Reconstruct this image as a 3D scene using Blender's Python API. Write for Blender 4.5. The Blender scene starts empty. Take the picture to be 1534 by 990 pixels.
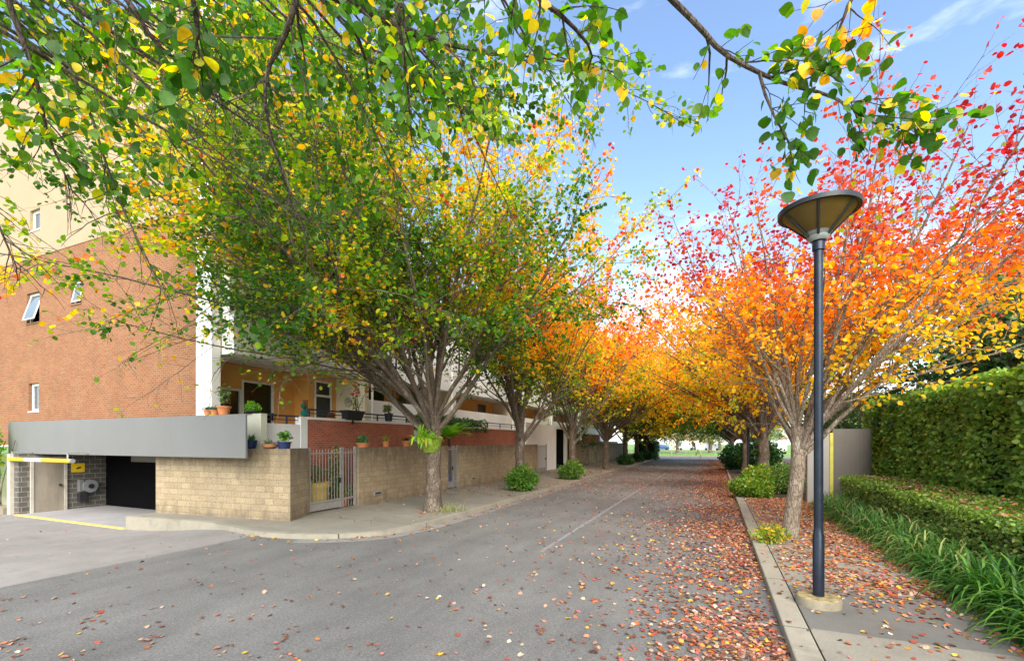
import bpy, math, random
import numpy as np
from mathutils import Vector
R = math.radians
PI = math.pi
rng = np.random.default_rng(7)
random.seed(7)
sc = bpy.context.scene
COL = sc.collection

# ------------------------------------------------------------------ materials
MATS = {}
def new_mat(name):
    m = bpy.data.materials.new(name); m.use_nodes = True
    nt = m.node_tree; nt.nodes.clear()
    out = nt.nodes.new('ShaderNodeOutputMaterial')
    MATS[name] = m
    return m, nt, out
def nd(nt, typ, **kw):
    n = nt.nodes.new(typ)
    for k, v in kw.items():
        if k in n.inputs: n.inputs[k].default_value = v
        else: setattr(n, k, v)
    return n
def lk(nt, a, b): nt.links.new(a, b)
def ramp(nt, fac, stops):
    r = nt.nodes.new('ShaderNodeValToRGB')
    while len(r.color_ramp.elements) < len(stops): r.color_ramp.elements.new(0.5)
    for e, (p, c) in zip(r.color_ramp.elements, stops):
        e.position = p; e.color = (*c, 1) if len(c) == 3 else c
    if fac is not None: lk(nt, fac, r.inputs[0])
    return r
def mixc(nt, fac, a, b, mode='MIX'):
    m = nt.nodes.new('ShaderNodeMix'); m.data_type = 'RGBA'; m.blend_type = mode
    if isinstance(fac, (int, float)): m.inputs[0].default_value = fac
    else: lk(nt, fac, m.inputs[0])
    for s, v in ((6, a), (7, b)):
        if isinstance(v, tuple): m.inputs[s].default_value = (*v, 1)
        else: lk(nt, v, m.inputs[s])
    return m.outputs[2]
def uvmap(nt, scale=(1, 1, 1), loc=(0, 0, 0)):
    t = nt.nodes.new('ShaderNodeUVMap'); t.uv_map = 'UVMap'
    m = nt.nodes.new('ShaderNodeMapping'); m.inputs['Scale'].default_value = scale; m.inputs['Location'].default_value = loc
    lk(nt, t.outputs[0], m.inputs[0]); return m.outputs[0]
def objmap(nt, scale=(1, 1, 1)):
    t = nt.nodes.new('ShaderNodeTexCoord')
    m = nt.nodes.new('ShaderNodeMapping'); m.inputs['Scale'].default_value = scale
    lk(nt, t.outputs['Object'], m.inputs[0]); return m.outputs[0]
def noise(nt, vec, scale, detail=4, rough=0.55):
    n = nd(nt, 'ShaderNodeTexNoise', Scale=scale, Detail=detail, Roughness=rough)
    if vec is not None: lk(nt, vec, n.inputs['Vector'])
    return n.outputs['Fac']
def bump(nt, h, strength, dist=0.01):
    b = nd(nt, 'ShaderNodeBump', Strength=strength, Distance=dist); lk(nt, h, b.inputs['Height']); return b.outputs[0]
def finish(nt, out, col, rough=0.8, nrm=None, metal=0.0, spec=0.4, **kw):
    p = nd(nt, 'ShaderNodeBsdfPrincipled', Roughness=rough, Metallic=metal)
    p.inputs['Specular IOR Level'].default_value = spec
    for k, v in kw.items(): p.inputs[k.replace('_', ' ')].default_value = v
    if isinstance(col, tuple): p.inputs['Base Color'].default_value = (*col, 1)
    else: lk(nt, col, p.inputs['Base Color'])
    if nrm is not None: lk(nt, nrm, p.inputs['Normal'])
    lk(nt, p.outputs[0], out.inputs[0]); return p

def plain(name, c, rough=0.6, var=0.15, scale=3.0, metal=0.0, bmp=0.15, spec=0.4, dirt=None):
    m, nt, out = new_mat(name)
    v = objmap(nt)
    f = noise(nt, v, scale, 6, 0.6)
    lo = tuple(x * (1 - var) for x in c); hi = tuple(min(1, x * (1 + var)) for x in c)
    col = ramp(nt, f, [(0.3, lo), (0.7, hi)]).outputs[0]
    if dirt:
        d = ramp(nt, noise(nt, objmap(nt, (1, 1, .25)), scale * .7, 6, 0.65), [(0.5, (0, 0, 0)), (0.75, (.55, .55, .55))]).outputs[0]
        col = mixc(nt, d, col, dirt)
    finish(nt, out, col, rough, bump(nt, noise(nt, v, scale * 25, 3), bmp, 0.004), metal, spec)
    return m

def brick(name, c1, c2, mortar, bw=.24, bh=.086, ms=.010, offs=.5, bmp=.5, stain=None, var=.35, rough_noise=0.0):
    m, nt, out = new_mat(name)
    uv = uvmap(nt)
    b = nd(nt, 'ShaderNodeTexBrick', Scale=1.0)
    b.offset = offs
    b.inputs['Color1'].default_value = (*c1, 1); b.inputs['Color2'].default_value = (*c2, 1); b.inputs['Mortar'].default_value = (*mortar, 1)
    b.inputs['Mortar Size'].default_value = ms; b.inputs['Mortar Smooth'].default_value = .25
    b.inputs['Brick Width'].default_value = bw; b.inputs['Row Height'].default_value = bh; b.inputs['Bias'].default_value = -.1
    lk(nt, uv, b.inputs['Vector'])
    n1 = noise(nt, uv, 1.1, 5, .6)
    n2 = noise(nt, uv, 22, 4, .6)
    col = mixc(nt, var, b.outputs[0], ramp(nt, n2, [(.3, (.25, .25, .25)), (.7, (.8, .8, .8))]).outputs[0], 'OVERLAY')
    col = mixc(nt, .25, col, ramp(nt, n1, [(.3, (.3, .3, .3)), (.7, (.7, .7, .7))]).outputs[0], 'OVERLAY')
    if rough_noise:
        col = mixc(nt, ramp(nt, noise(nt, uv, 9, 8, .75), [(.54, (0, 0, 0)), (.68, (.6, .6, .6))]).outputs[0], col, tuple(x * .45 for x in c1))
        col = mixc(nt, ramp(nt, noise(nt, uv, 30, 5, .7), [(.58, (0, 0, 0)), (.7, (.45, .45, .45))]).outputs[0], col, tuple(min(1, x * 1.5) for x in c2))
    if stain:
        sep = nd(nt, 'ShaderNodeSeparateXYZ'); lk(nt, uv, sep.inputs[0])
        zr = nd(nt, 'ShaderNodeMapRange'); lk(nt, sep.outputs[1], zr.inputs[0])
        zr.inputs[1].default_value = stain[0]; zr.inputs[2].default_value = stain[1]; zr.inputs[3].default_value = -.12; zr.inputs[4].default_value = .22
        zb = nd(nt, 'ShaderNodeMapRange'); lk(nt, sep.outputs[1], zb.inputs[0])
        zb.inputs[1].default_value = .8; zb.inputs[2].default_value = .05; zb.inputs[3].default_value = 0; zb.inputs[4].default_value = .25
        st = noise(nt, uvmap(nt, (1.5, .5, 1)), 1.7, 8, .72)
        a = nd(nt, 'ShaderNodeMath', operation='ADD'); lk(nt, st, a.inputs[0]); lk(nt, zr.outputs[0], a.inputs[1])
        a2 = nd(nt, 'ShaderNodeMath', operation='ADD'); lk(nt, a.outputs[0], a2.inputs[0]); lk(nt, zb.outputs[0], a2.inputs[1])
        f = ramp(nt, a2.outputs[0], [(.46, (0, 0, 0)), (.76, (.8, .8, .8))]).outputs[0]
        col = mixc(nt, f, col, stain[2])
    h = nd(nt, 'ShaderNodeMath', operation='SUBTRACT'); h.inputs[0].default_value = 1; lk(nt, b.outputs['Fac'], h.inputs[1])
    hh = h.outputs[0]
    if rough_noise:
        ad = nd(nt, 'ShaderNodeMath', operation='MULTIPLY_ADD'); lk(nt, noise(nt, uv, 14, 5, .7), ad.inputs[0]); ad.inputs[1].default_value = rough_noise; lk(nt, hh, ad.inputs[2]); hh = ad.outputs[0]
    finish(nt, out, col, .88, bump(nt, hh, bmp, .012), spec=.25)
    return m

brick('orange_brick', (.225, .078, .027), (.28, .110, .042), (.25, .180, .122), var=.25, ms=.013)
brick('red_brick', (.36, .085, .045), (.46, .13, .07), (.36, .24, .18), var=.3)
brick('split_block', (.30, .232, .14), (.375, .295, .182), (.26, .21, .14), .4, .2, .012, bmp=.7, stain=(1.2, 2.45, (.13, .10, .07)), var=.4, rough_noise=2.2)
brick('grey_block', (.085, .08, .068), (.115, .105, .09), (.24, .22, .19), .4, .2, .014, var=.3, bmp=.5)
plain('fascia_paint', (.165, .165, .158), .6, .06, .5, bmp=.15, dirt=(.14, .14, .132))
plain('white_render', (.80, .79, .76), .8, .04, .9, bmp=.2, dirt=(.66, .64, .6))
plain('cream_render', (.74, .66, .50), .85, .05, .8, bmp=.2)
plain('pale_cream_render', (.36, .268, .172), .85, .05, .6, bmp=.2)
plain('orange_render', (.74, .38, .11), .85, .07, .9, bmp=.2)
plain('return_paint', (.55, .55, .42), .7, .05, 1, bmp=.1)
plain('white_frame', (.78, .78, .77), .4, .03)
plain('navy_metal', (.035, .05, .085), .38, .12, 6, .3)
plain('lamp_metal', (.018, .024, .038), .32, .25, 7, .35, bmp=.05)
plain('gate_metal', (.34, .32, .29), .5, .12, 8, .35)
plain('dark_metal', (.04, .042, .045), .4, .15, 6, .4)
plain('galvanised', (.40, .42, .43), .45, .15, 14, .6)
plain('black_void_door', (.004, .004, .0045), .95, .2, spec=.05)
plain('door_beige', (.30, .26, .20), .5, .12, 1.6, dirt=(.10, .08, .06))
plain('dark_door', (.03, .033, .036), .35, .15)
plain('yellow_paint', (.80, .52, .02), .5, .1, 5)
plain('white_paint', (.8, .8, .8), .5, .08, 5)
plain('black_paint', (.02, .02, .02), .5, .1)
plain('terracotta', (.52, .19, .075), .8, .18, 9, bmp=.25)
plain('brown_clay', (.34, .15, .07), .75, .2, 9)
plain('blue_glaze', (.018, .03, .09), .15, .2, 8)
plain('black_plastic', (.02, .022, .027), .4, .15)
plain('blue_plastic', (.03, .08, .30), .4, .1)
plain('mustard_clay', (.52, .36, .08), .6, .15, 6)
plain('teal_glaze', (.02, .30, .26), .25, .3, 20)
plain('soil', (.07, .05, .035), .95, .35, 12, bmp=.6)
plain('grey_wall_paint', (.40, .385, .345), .75, .04, .9, dirt=(.38, .36, .31))
plain('dark_grey_wall', (.17, .155, .135), .75, .08, 1, dirt=(.12, .11, .09))
plain('lime_edge', (.62, .58, .10), .6, .12, 6)
plain('roof_tile', (.30, .13, .08), .8, .2, 3)
plain('roof_sheet', (.30, .31, .33), .5, .1)
plain('amber_panel', (.30, .19, .05), .3, .12, 3)
plain('moss_stone', (.25, .20, .09), .9, .6, 9, bmp=.5)
plain('car_silver', (.62, .63, .65), .25, .03, metal=.4)
plain('car_white', (.8, .8, .8), .25, .02)
plain('car_blue', (.05, .10, .25), .25, .03)
plain('tyre_rubber', (.02, .02, .02), .8, .1)
plain('fern_shield', (.20, .27, .03), .6, .5, 7, bmp=.5)
plain('pink_petal', (.75, .10, .16), .6, .2, 30)
plain('stone_trim', (.45, .41, .34), .9, .15, 4, bmp=.4)

def glass_mat(name, c, rough=.06):
    m, nt, out = new_mat(name)
    finish(nt, out, c, rough, spec=.8)
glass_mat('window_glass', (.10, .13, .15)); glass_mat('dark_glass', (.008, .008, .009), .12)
m, nt, out = new_mat('frosted_glass'); finish(nt, out, (.52, .58, .62), .25, spec=.7)
m, nt, out = new_mat('amber_glass')
pp = finish(nt, out, ramp(nt, noise(nt, objmap(nt, (1, 1, 2)), 3, 5), [(.3, (.22, .13, .03)), (.75, (.32, .21, .06))]).outputs[0], .35, spec=.5)
tl = nd(nt, 'ShaderNodeBsdfTranslucent'); tl.inputs[0].default_value = (.34, .21, .06, 1)
mx = nd(nt, 'ShaderNodeMixShader'); mx.inputs[0].default_value = .45; lk(nt, pp.outputs[0], mx.inputs[1]); lk(nt, tl.outputs[0], mx.inputs[2]); lk(nt, mx.outputs[0], out.inputs[0])

def ground_mats():
    m, nt, out = new_mat('asphalt')
    v = objmap(nt)
    big = noise(nt, v, .35, 5, .6); mid = noise(nt, objmap(nt, (1, .35, 1)), 1.3, 6, .65); fine = noise(nt, v, 90, 3, .7); grit = nd(nt, 'ShaderNodeTexVoronoi', Scale=95.0); lk(nt, v, grit.inputs['Vector'])
    base = ramp(nt, big, [(.3, (.125, .124, .117)), (.7, (.175, .172, .163))]).outputs[0]
    base = mixc(nt, .5, base, ramp(nt, mid, [(.3, (.3, .3, .3)), (.72, (.66, .65, .64))]).outputs[0], 'OVERLAY')
    base = mixc(nt, .75, base, ramp(nt, fine, [(.3, (.2, .2, .2)), (.7, (.8, .79, .78))]).outputs[0], 'OVERLAY')
    med = noise(nt, v, 28, 5, .75)
    base = mixc(nt, .7, base, ramp(nt, med, [(.3, (.25, .25, .25)), (.7, (.75, .75, .74))]).outputs[0], 'OVERLAY')
    spot = ramp(nt, noise(nt, v, 1.6, 7, .7), [(.60, (0, 0, 0)), (.74, (.5, .5, .5))]).outputs[0]
    base = mixc(nt, spot, base, (.062, .060, .057))
    base = mixc(nt, .6, base, ramp(nt, grit.outputs['Color'], [(0, (.25, .25, .25)), (1, (.75, .75, .75))]).outputs[0], 'OVERLAY')
    # fine cracks / seams
    cr = nd(nt, 'ShaderNodeTexVoronoi', feature='DISTANCE_TO_EDGE', Scale=.22); cv = nt.nodes.new('ShaderNodeVectorMath'); cv.operation = 'ADD'
    nn = nd(nt, 'ShaderNodeTexNoise', Scale=1.2, Detail=6.0); lk(nt, v, nn.inputs['Vector']); lk(nt, nn.outputs['Color'], cv.inputs[0]); lk(nt, v, cv.inputs[1]); lk(nt, cv.outputs[0], cr.inputs['Vector'])
    cf = ramp(nt, cr.outputs['Distance'], [(0, (.14, .14, .14)), (.005, (0, 0, 0))]).outputs[0]
    base = mixc(nt, cf, base, (.045, .045, .045))
    finish(nt, out, base, .85, bump(nt, fine, .35, .006), spec=.3)
    def conc(name, lo, hi, joint=None, dirt=(.16, .145, .12), amt=.6):
        m, nt, out = new_mat(name)
        v = objmap(nt)
        c = ramp(nt, noise(nt, v, .8, 7, .65), [(.3, lo), (.7, hi)]).outputs[0]
        c = mixc(nt, .45, c, ramp(nt, noise(nt, v, 60, 4, .7), [(.3, (.3, .3, .3)), (.7, (.7, .7, .7))]).outputs[0], 'OVERLAY')
        d = ramp(nt, noise(nt, v, 2.3, 9, .72), [(.5, (0, 0, 0)), (.72, (amt, amt, amt))]).outputs[0]
        c = mixc(nt, d, c, dirt)
        if joint:
            t = nt.nodes.new('ShaderNodeTexBrick'); t.offset = 0
            t.inputs['Scale'].default_value = 1; t.inputs['Brick Width'].default_value = joint[0]; t.inputs['Row Height'].default_value = joint[1]; t.inputs['Mortar Size'].default_value = .012
            lk(nt, v, t.inputs['Vector'])
            c = mixc(nt, t.outputs['Fac'], c, tuple(x * .3 for x in lo))
        finish(nt, out, c, .9, bump(nt, noise(nt, v, 40, 5, .7), .3, .006), spec=.25)
    conc('concrete_path', (.205, .19, .15), (.27, .25, .2), (50, 2.9))
    conc('concrete_kerb', (.25, .23, .175), (.33, .303, .235), (50, 2.4))
    conc('concrete_dark_patch', (.12, .115, .10), (.17, .165, .145))
    conc('concrete_drive', (.21, .195, .178), (.27, .252, .233), None, (.175, .16, .143), .6)
    conc('garage_floor', (.26, .25, .24), (.34, .33, .32), None, (.28, .26, .25), .7)
    conc('gutter_conc', (.20, .19, .17), (.26, .245, .225), (50, 2.4))
    conc('stone_base', (.19, .165, .115), (.28, .245, .17), None, (.10, .085, .06), .7)
    m, nt, out = new_mat('line_paint')
    v = objmap(nt)
    f = ramp(nt, noise(nt, v, 9, 7, .75), [(.38, (0, 0, 0)), (.66, (.6, .6, .6))]).outputs[0]
    finish(nt, out, mixc(nt, f, (.15, .15, .15), (.40, .39, .38)), .8)
    m, nt, out = new_mat('yellow_line')
    f = ramp(nt, noise(nt, objmap(nt), 7, 7, .7), [(.36, (0, 0, 0)), (.6, (.9, .9, .9))]).outputs[0]
    finish(nt, out, mixc(nt, f, (.38, .33, .2), (.72, .52, .06)), .8)
    m, nt, out = new_mat('lawn')
    v = objmap(nt)
    c = ramp(nt, noise(nt, v, .5, 6, .65), [(.3, (.10, .20, .03)), (.7, (.20, .33, .06))]).outputs[0]
    finish(nt, out, mixc(nt, .5, c, ramp(nt, noise(nt, v, 25, 3), [(.3, (.25, .25, .25)), (.7, (.75, .75, .75))]).outputs[0], 'OVERLAY'), .95, bump(nt, noise(nt, v, 20, 4), .6, .05))
    m, nt, out = new_mat('garden_soil')
    v = objmap(nt)
    finish(nt, out, ramp(nt, noise(nt, v, 6, 8, .7), [(.3, (.045, .032, .022)), (.7, (.12, .085, .055))]).outputs[0], .95, bump(nt, noise(nt, v, 18, 6), .8, .03))
ground_mats()

def bark_mat(name, lo, hi, patch):
    m, nt, out = new_mat(name)
    v = objmap(nt, (9, 9, 2.2)); v2 = objmap(nt, (1, 1, .6))
    a = noise(nt, v, 2.2, 8, .7)
    vo = nd(nt, 'ShaderNodeTexVoronoi', feature='DISTANCE_TO_EDGE', Scale=2.4); lk(nt, v, vo.inputs['Vector'])
    c = ramp(nt, a, [(.28, lo), (.7, hi)]).outputs[0]
    c = mixc(nt, ramp(nt, noise(nt, v2, 4, 6, .65), [(.52, (0, 0, 0)), (.66, (.7, .7, .7))]).outputs[0], c, patch)
    c = mixc(nt, ramp(nt, vo.outputs['Distance'], [(0, (.9, .9, .9)), (.10, (0, 0, 0))]).outputs[0], c, tuple(x * .5 for x in lo))
    h = nd(nt, 'ShaderNodeMath', operation='ADD'); lk(nt, a, h.inputs[0]); lk(nt, vo.outputs['Distance'], h.inputs[1])
    finish(nt, out, c, .92, bump(nt, h.outputs[0], .9, .03), spec=.2)
bark_mat('bark_grey_brown', (.085, .062, .045), (.22, .17, .125), (.36, .31, .25))
bark_mat('bark_pale', (.13, .095, .065), (.37, .30, .225), (.50, .44, .36))
bark_mat('bark_dark', (.05, .036, .026), (.13, .10, .075), (.2, .17, .13))

def leaf_mat(name, trans=.52, rough=.45, spec=.35, boost=1.0):
    m, nt, out = new_mat(name)
    a = nt.nodes.new('ShaderNodeAttribute'); a.attribute_name = 'leaf_colour'
    p = nd(nt, 'ShaderNodeBsdfPrincipled', Roughness=rough); p.inputs['Specular IOR Level'].default_value = spec
    vv = mixc(nt, .55, a.outputs['Color'], ramp(nt, noise(nt, objmap(nt), 34, 3, .6), [(.3, (.3, .3, .3)), (.7, (.72, .72, .72))]).outputs[0], 'OVERLAY')
    lk(nt, vv, p.inputs['Base Color'])
    t = nd(nt, 'ShaderNodeBsdfTranslucent')
    hs = nd(nt, 'ShaderNodeHueSaturation', Saturation=1.08, Value=1.75 * boost); lk(nt, vv, hs.inputs['Color']); lk(nt, hs.outputs[0], t.inputs[0])
    mx = nd(nt, 'ShaderNodeMixShader'); mx.inputs[0].default_value = trans
    lk(nt, p.outputs[0], mx.inputs[1]); lk(nt, t.outputs[0], mx.inputs[2]); lk(nt, mx.outputs[0], out.inputs[0])
leaf_mat('leaf'); leaf_mat('hedge_leaf', .3, .4, .4); leaf_mat('blade', .35, .4, .4); leaf_mat('dry_leaf', .12, .6, .3)

# ------------------------------------------------------------------ objects
OFF = {}
def props(o, label=None, cat=None, group=None, kind=None):
    if label: o['label'] = label
    if cat: o['category'] = cat
    if group: o['group'] = group
    if kind: o['kind'] = kind
    return o
def thing(name, label, cat, loc, group=None):
    o = bpy.data.objects.new(name, None); COL.objects.link(o)
    o.empty_display_size = .2; o.location = loc; OFF[o.name] = Vector(loc)
    return props(o, label, cat, group)

class Geo:
    def __init__(s): s.v = []; s.f = []; s.n = 0
    def add(s, v, f):
        v = np.asarray(v, float); s.v.append(v)
        s.f.extend([[i + s.n for i in q] for q in f]); s.n += len(v); return s
    def box(s, x0, x1, y0, y1, z0, z1, rot=0, c=None):
        v = np.array([(x, y, z) for z in (z0, z1) for y in (y0, y1) for x in (x0, x1)], float)
        if rot:
            c = np.array(c if c is not None else ((x0 + x1) / 2, (y0 + y1) / 2)); a, b = math.cos(rot), math.sin(rot)
            d = v[:, :2] - c; v[:, 0] = c[0] + d[:, 0] * a - d[:, 1] * b; v[:, 1] = c[1] + d[:, 0] * b + d[:, 1] * a
        return s.add(v, [(0, 2, 3, 1), (4, 5, 7, 6), (0, 1, 5, 4), (2, 6, 7, 3), (0, 4, 6, 2), (1, 3, 7, 5)])
    def prism(s, pts, z0, z1):
        a = sum(pts[i][0] * pts[(i + 1) % len(pts)][1] - pts[(i + 1) % len(pts)][0] * pts[i][1] for i in range(len(pts)))
        if a < 0: pts = pts[::-1]
        n = len(pts)
        v = [(x, y, z0) for x, y in pts] + [(x, y, z1) for x, y in pts]
        return s.add(v, [tuple(range(n))[::-1], tuple(range(n, 2 * n))] + [(i, (i + 1) % n, n + (i + 1) % n, n + i) for i in range(n)])
    def lathe(s, prof, c, n=28, close=True):
        v = []; f = []
        for r, z in prof:
            for k in range(n):
                a = 2 * PI * k / n; v.append((c[0] + r * math.cos(a), c[1] + r * math.sin(a), c[2] + z))
        for i in range(len(prof) - 1):
            for k in range(n):
                f.append((i * n + k, i * n + (k + 1) % n, (i + 1) * n + (k + 1) % n, (i + 1) * n + k))
        if close:
            f.append(tuple(range(n))[::-1]); f.append(tuple((len(prof) - 1) * n + k for k in range(n)))
        return s.add(v, f)
    def tube(s, p, r, n=6, cap=True):
        p = np.asarray(p, float); m = len(p)
        r = np.full(m, r, float) if np.isscalar(r) else np.asarray(r, float)
        t = np.gradient(p, axis=0); t /= np.linalg.norm(t, axis=1, keepdims=True) + 1e-9
        ref = np.array((0, 0, 1.)) if abs(t[0][2]) < .8 else np.array((1., 0, 0))
        u = np.cross(t, ref); u /= np.linalg.norm(u, axis=1, keepdims=True) + 1e-9
        w = np.cross(t, u)
        a = np.arange(n) * 2 * PI / n
        v = p[:, None, :] + r[:, None, None] * (np.cos(a)[None, :, None] * u[:, None, :] + np.sin(a)[None, :, None] * w[:, None, :])
        f = [(i * n + k, i * n + (k + 1) % n, (i + 1) * n + (k + 1) % n, (i + 1) * n + k) for i in range(m - 1) for k in range(n)]
        if cap: f += [tuple(range(n))[::-1], tuple((m - 1) * n + k for k in range(n))]
        return s.add(v.reshape(-1, 3), f)

def set_uv(me, V):
    n = len(me.polygons)
    nrm = np.empty(n * 3, 'f'); me.polygons.foreach_get('normal', nrm); nrm = nrm.reshape(-1, 3)
    tot = np.empty(n, 'i'); me.polygons.foreach_get('loop_total', tot)
    li = np.empty(len(me.loops), 'i'); me.loops.foreach_get('vertex_index', li)
    nn = np.repeat(nrm, tot, 0); P = V[li]; a = np.abs(nn)
    horiz = (a[:, 2] > .8)
    L = np.hypot(nn[:, 0], nn[:, 1]) + 1e-9
    u = np.where(horiz, P[:, 0], (-nn[:, 1] * P[:, 0] + nn[:, 0] * P[:, 1]) / L)
    w = np.where(horiz, P[:, 1], P[:, 2])
    uv = me.uv_layers.new(name='UVMap'); uv.data.foreach_set('uv', np.stack([u, w], 1).astype('f').ravel())

def build(name, g, mat, parent=None, bev=0, smooth=False, loc=(0, 0, 0)):
    V = np.concatenate(g.v)
    root = parent
    if parent is not None:
        off = np.array(OFF[parent.name])
    else: off = np.array(loc, float)
    me = bpy.data.meshes.new(name)
    me.from_pydata((V - off).tolist(), [], g.f); me.update()
    set_uv(me, V)
    if smooth:
        me.polygons.foreach_set('use_smooth', np.ones(len(me.polygons), bool))
        try: me.set_sharp_from_angle(angle=R(40))
        except Exception: pass
    me.materials.append(MATS[mat])
    o = bpy.data.objects.new(name, me); COL.objects.link(o)
    if parent is not None: o.parent = parent; OFF[o.name] = Vector(off)
    else: o.location = loc; OFF[o.name] = Vector(loc)
    if bev:
        b = o.modifiers.new('edge', 'BEVEL'); b.width = bev; b.segments = 2; b.limit_method = 'ANGLE'
    return o
def struct(name, g, mat, bev=0): return props(build(name, g, mat, bev=bev), kind='structure')
def B(*a, **k): return Geo().box(*a, **k)

# ------------------------------------------------------------------ leaves
def norm(a): return a / (np.linalg.norm(a, axis=-1, keepdims=True) + 1e-9)
T_SMALL = (np.array([(0, 0, 0), (.28, .40, .05), (.68, .36, .05), (1, 0, -.04), (.68, -.36, .05), (.28, -.40, .05)]), [(0, 3, 2, 1), (0, 5, 4, 3)])
_r = [(0, .0), (.06, .22), (.22, .40), (.45, .45), (.68, .36), (.86, .19), (1.02, 0)]
T_ROUND = (np.array([(x, y, .10 * y * 1.4 - .16 * x * x) for x, y in _r] + [(x, -y, .10 * y * 1.4 - .16 * x * x) for x, y in _r[1:-1]] + [(x, 0, -.16 * x * x) for x in (.22, .45, .68)]),
           [(0, 13 - 1, 2, 1), (12, 13, 3, 2), (13, 14, 4, 3), (14, 6, 5, 4), (0, 7, 8, 12), (12, 8, 9, 13), (13, 9, 10, 14), (14, 10, 11, 6)])
T_DRY = (np.array([(0, 0, .02), (.2, .36, .10), (.62, .42, .20), (.78, .14, .09), (1.02, 0, .10), (.78, -.16, .07), (.62, -.38, .14), (.2, -.38, .06), (.4, 0, .0)]),
         [(0, 8, 2, 1), (8, 4, 3, 2), (8, 6, 5, 4), (0, 7, 6, 8)])
def leaves_mesh(name, P, D, N, S, C, mat, parent, tmpl=T_SMALL, extra=None, width=1.0, loc=(0, 0, 0)):
    tv, tf = tmpl; n = len(P); k = len(tv)
    D = norm(D); N = norm(N - (N * D).sum(1, keepdims=True) * D); W = np.cross(N, D)
    tv = tv * np.array((1, width, 1))
    V = P[:, None, :] + S[:, None, None] * (tv[None, :, 0:1] * D[:, None] + tv[None, :, 1:2] * W[:, None] + tv[None, :, 2:3] * N[:, None])
    off = np.array(OFF[parent.name]) if parent is not None else np.array(loc, float)
    V = V.reshape(-1, 3) - off
    F = (np.array(tf)[None] + (np.arange(n) * k)[:, None, None]).reshape(-1, 4)
    CC = np.repeat(C, k, 0)
    return raw_quads(name, V, F, CC, mat, parent, loc)
def raw_quads(name, V, F, CC, mat, parent, loc=(0, 0, 0), smooth=True):
    me = bpy.data.meshes.new(name)
    me.vertices.add(len(V)); me.vertices.foreach_set('co', V.astype('f').ravel())
    me.loops.add(F.size); me.loops.foreach_set('vertex_index', F.astype('i').ravel())
    me.polygons.add(len(F)); me.polygons.foreach_set('loop_start', np.arange(0, F.size, 4, dtype='i'))
    me.update(calc_edges=True)
    if smooth: me.polygons.foreach_set('use_smooth', np.ones(len(F), bool))
    at = me.color_attributes.new('leaf_colour', 'FLOAT_COLOR', 'POINT')
    at.data.foreach_set('color', np.concatenate([CC, np.ones((len(CC), 1))], 1).astype('f').ravel())
    me.materials.append(MATS[mat])
    o = bpy.data.objects.new(name, me); COL.objects.link(o)
    if parent is not None: o.parent = parent; OFF[o.name] = OFF[parent.name]
    else: o.location = loc
    return o
AUT = np.array([(0, .036, .108, .010), (.12, .075, .195, .015), (.26, .20, .335, .022), (.36, .46, .49, .02), (.46, .80, .54, .018), (.56, .84, .44, .018), (.68, .84, .27, .02), (.80, .72, .15, .035), (.90, .56, .07, .045), (1.0, .40, .035, .042)])
def autumn(t, r, jit=.22):
    t = np.clip(t, 0, 1)
    c = np.stack([np.interp(t, AUT[:, 0], AUT[:, i]) for i in (1, 2, 3)], 1)
    return np.clip(c * (1 + jit * (r.random((len(t), 1)) * 2 - 1)) * (1 + .1 * (r.random((len(t), 3)) - .5)), 0, 1)
def tone(c, n, r, jit=.3, alt=None, p=.2):
    c = np.tile(np.array(c, float), (n, 1))
    if alt is not None:
        k = r.random(n) < p; c[k] = np.array(alt)
    return np.clip(c * (1 + jit * (r.random((n, 1)) * 2 - 1)), 0, 1)
def wob(P, s, seed):
    r = np.random.default_rng(seed); o = np.zeros(len(P))
    for k in range(5):
        d = r.normal(size=3); o += np.sin(P @ (d * s) + r.random() * 6.28)
    return o / 2.2

# ------------------------------------------------------------------ trees
def path(p0, d, L, n, up, jit, r, droop=0.0):
    p = np.array(p0, float); d = np.array(d, float); d /= np.linalg.norm(d); out = [p.copy()]
    for i in range(n):
        d = d + np.array((0, 0, up - droop * (i / n) ** 1.5 * 2)) / n + r.normal(size=3) * jit
        d /= np.linalg.norm(d); p = p + d * L / n; out.append(p.copy())
    return np.array(out)
def at(pl, s):
    x = s * (len(pl) - 1); i = min(int(x), len(pl) - 2); f = x - i
    return pl[i] * (1 - f) + pl[i + 1] * f, norm(pl[i + 1] - pl[i])
def side_dir(t, ang, r, bias=(0, 0, 0)):
    v = r.normal(size=3); v -= v @ t * t; v /= np.linalg.norm(v) + 1e-9
    v = v + np.array(bias); v -= v @ t * t; v /= np.linalg.norm(v) + 1e-9
    return t * math.cos(ang) + v * math.sin(ang)

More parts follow.
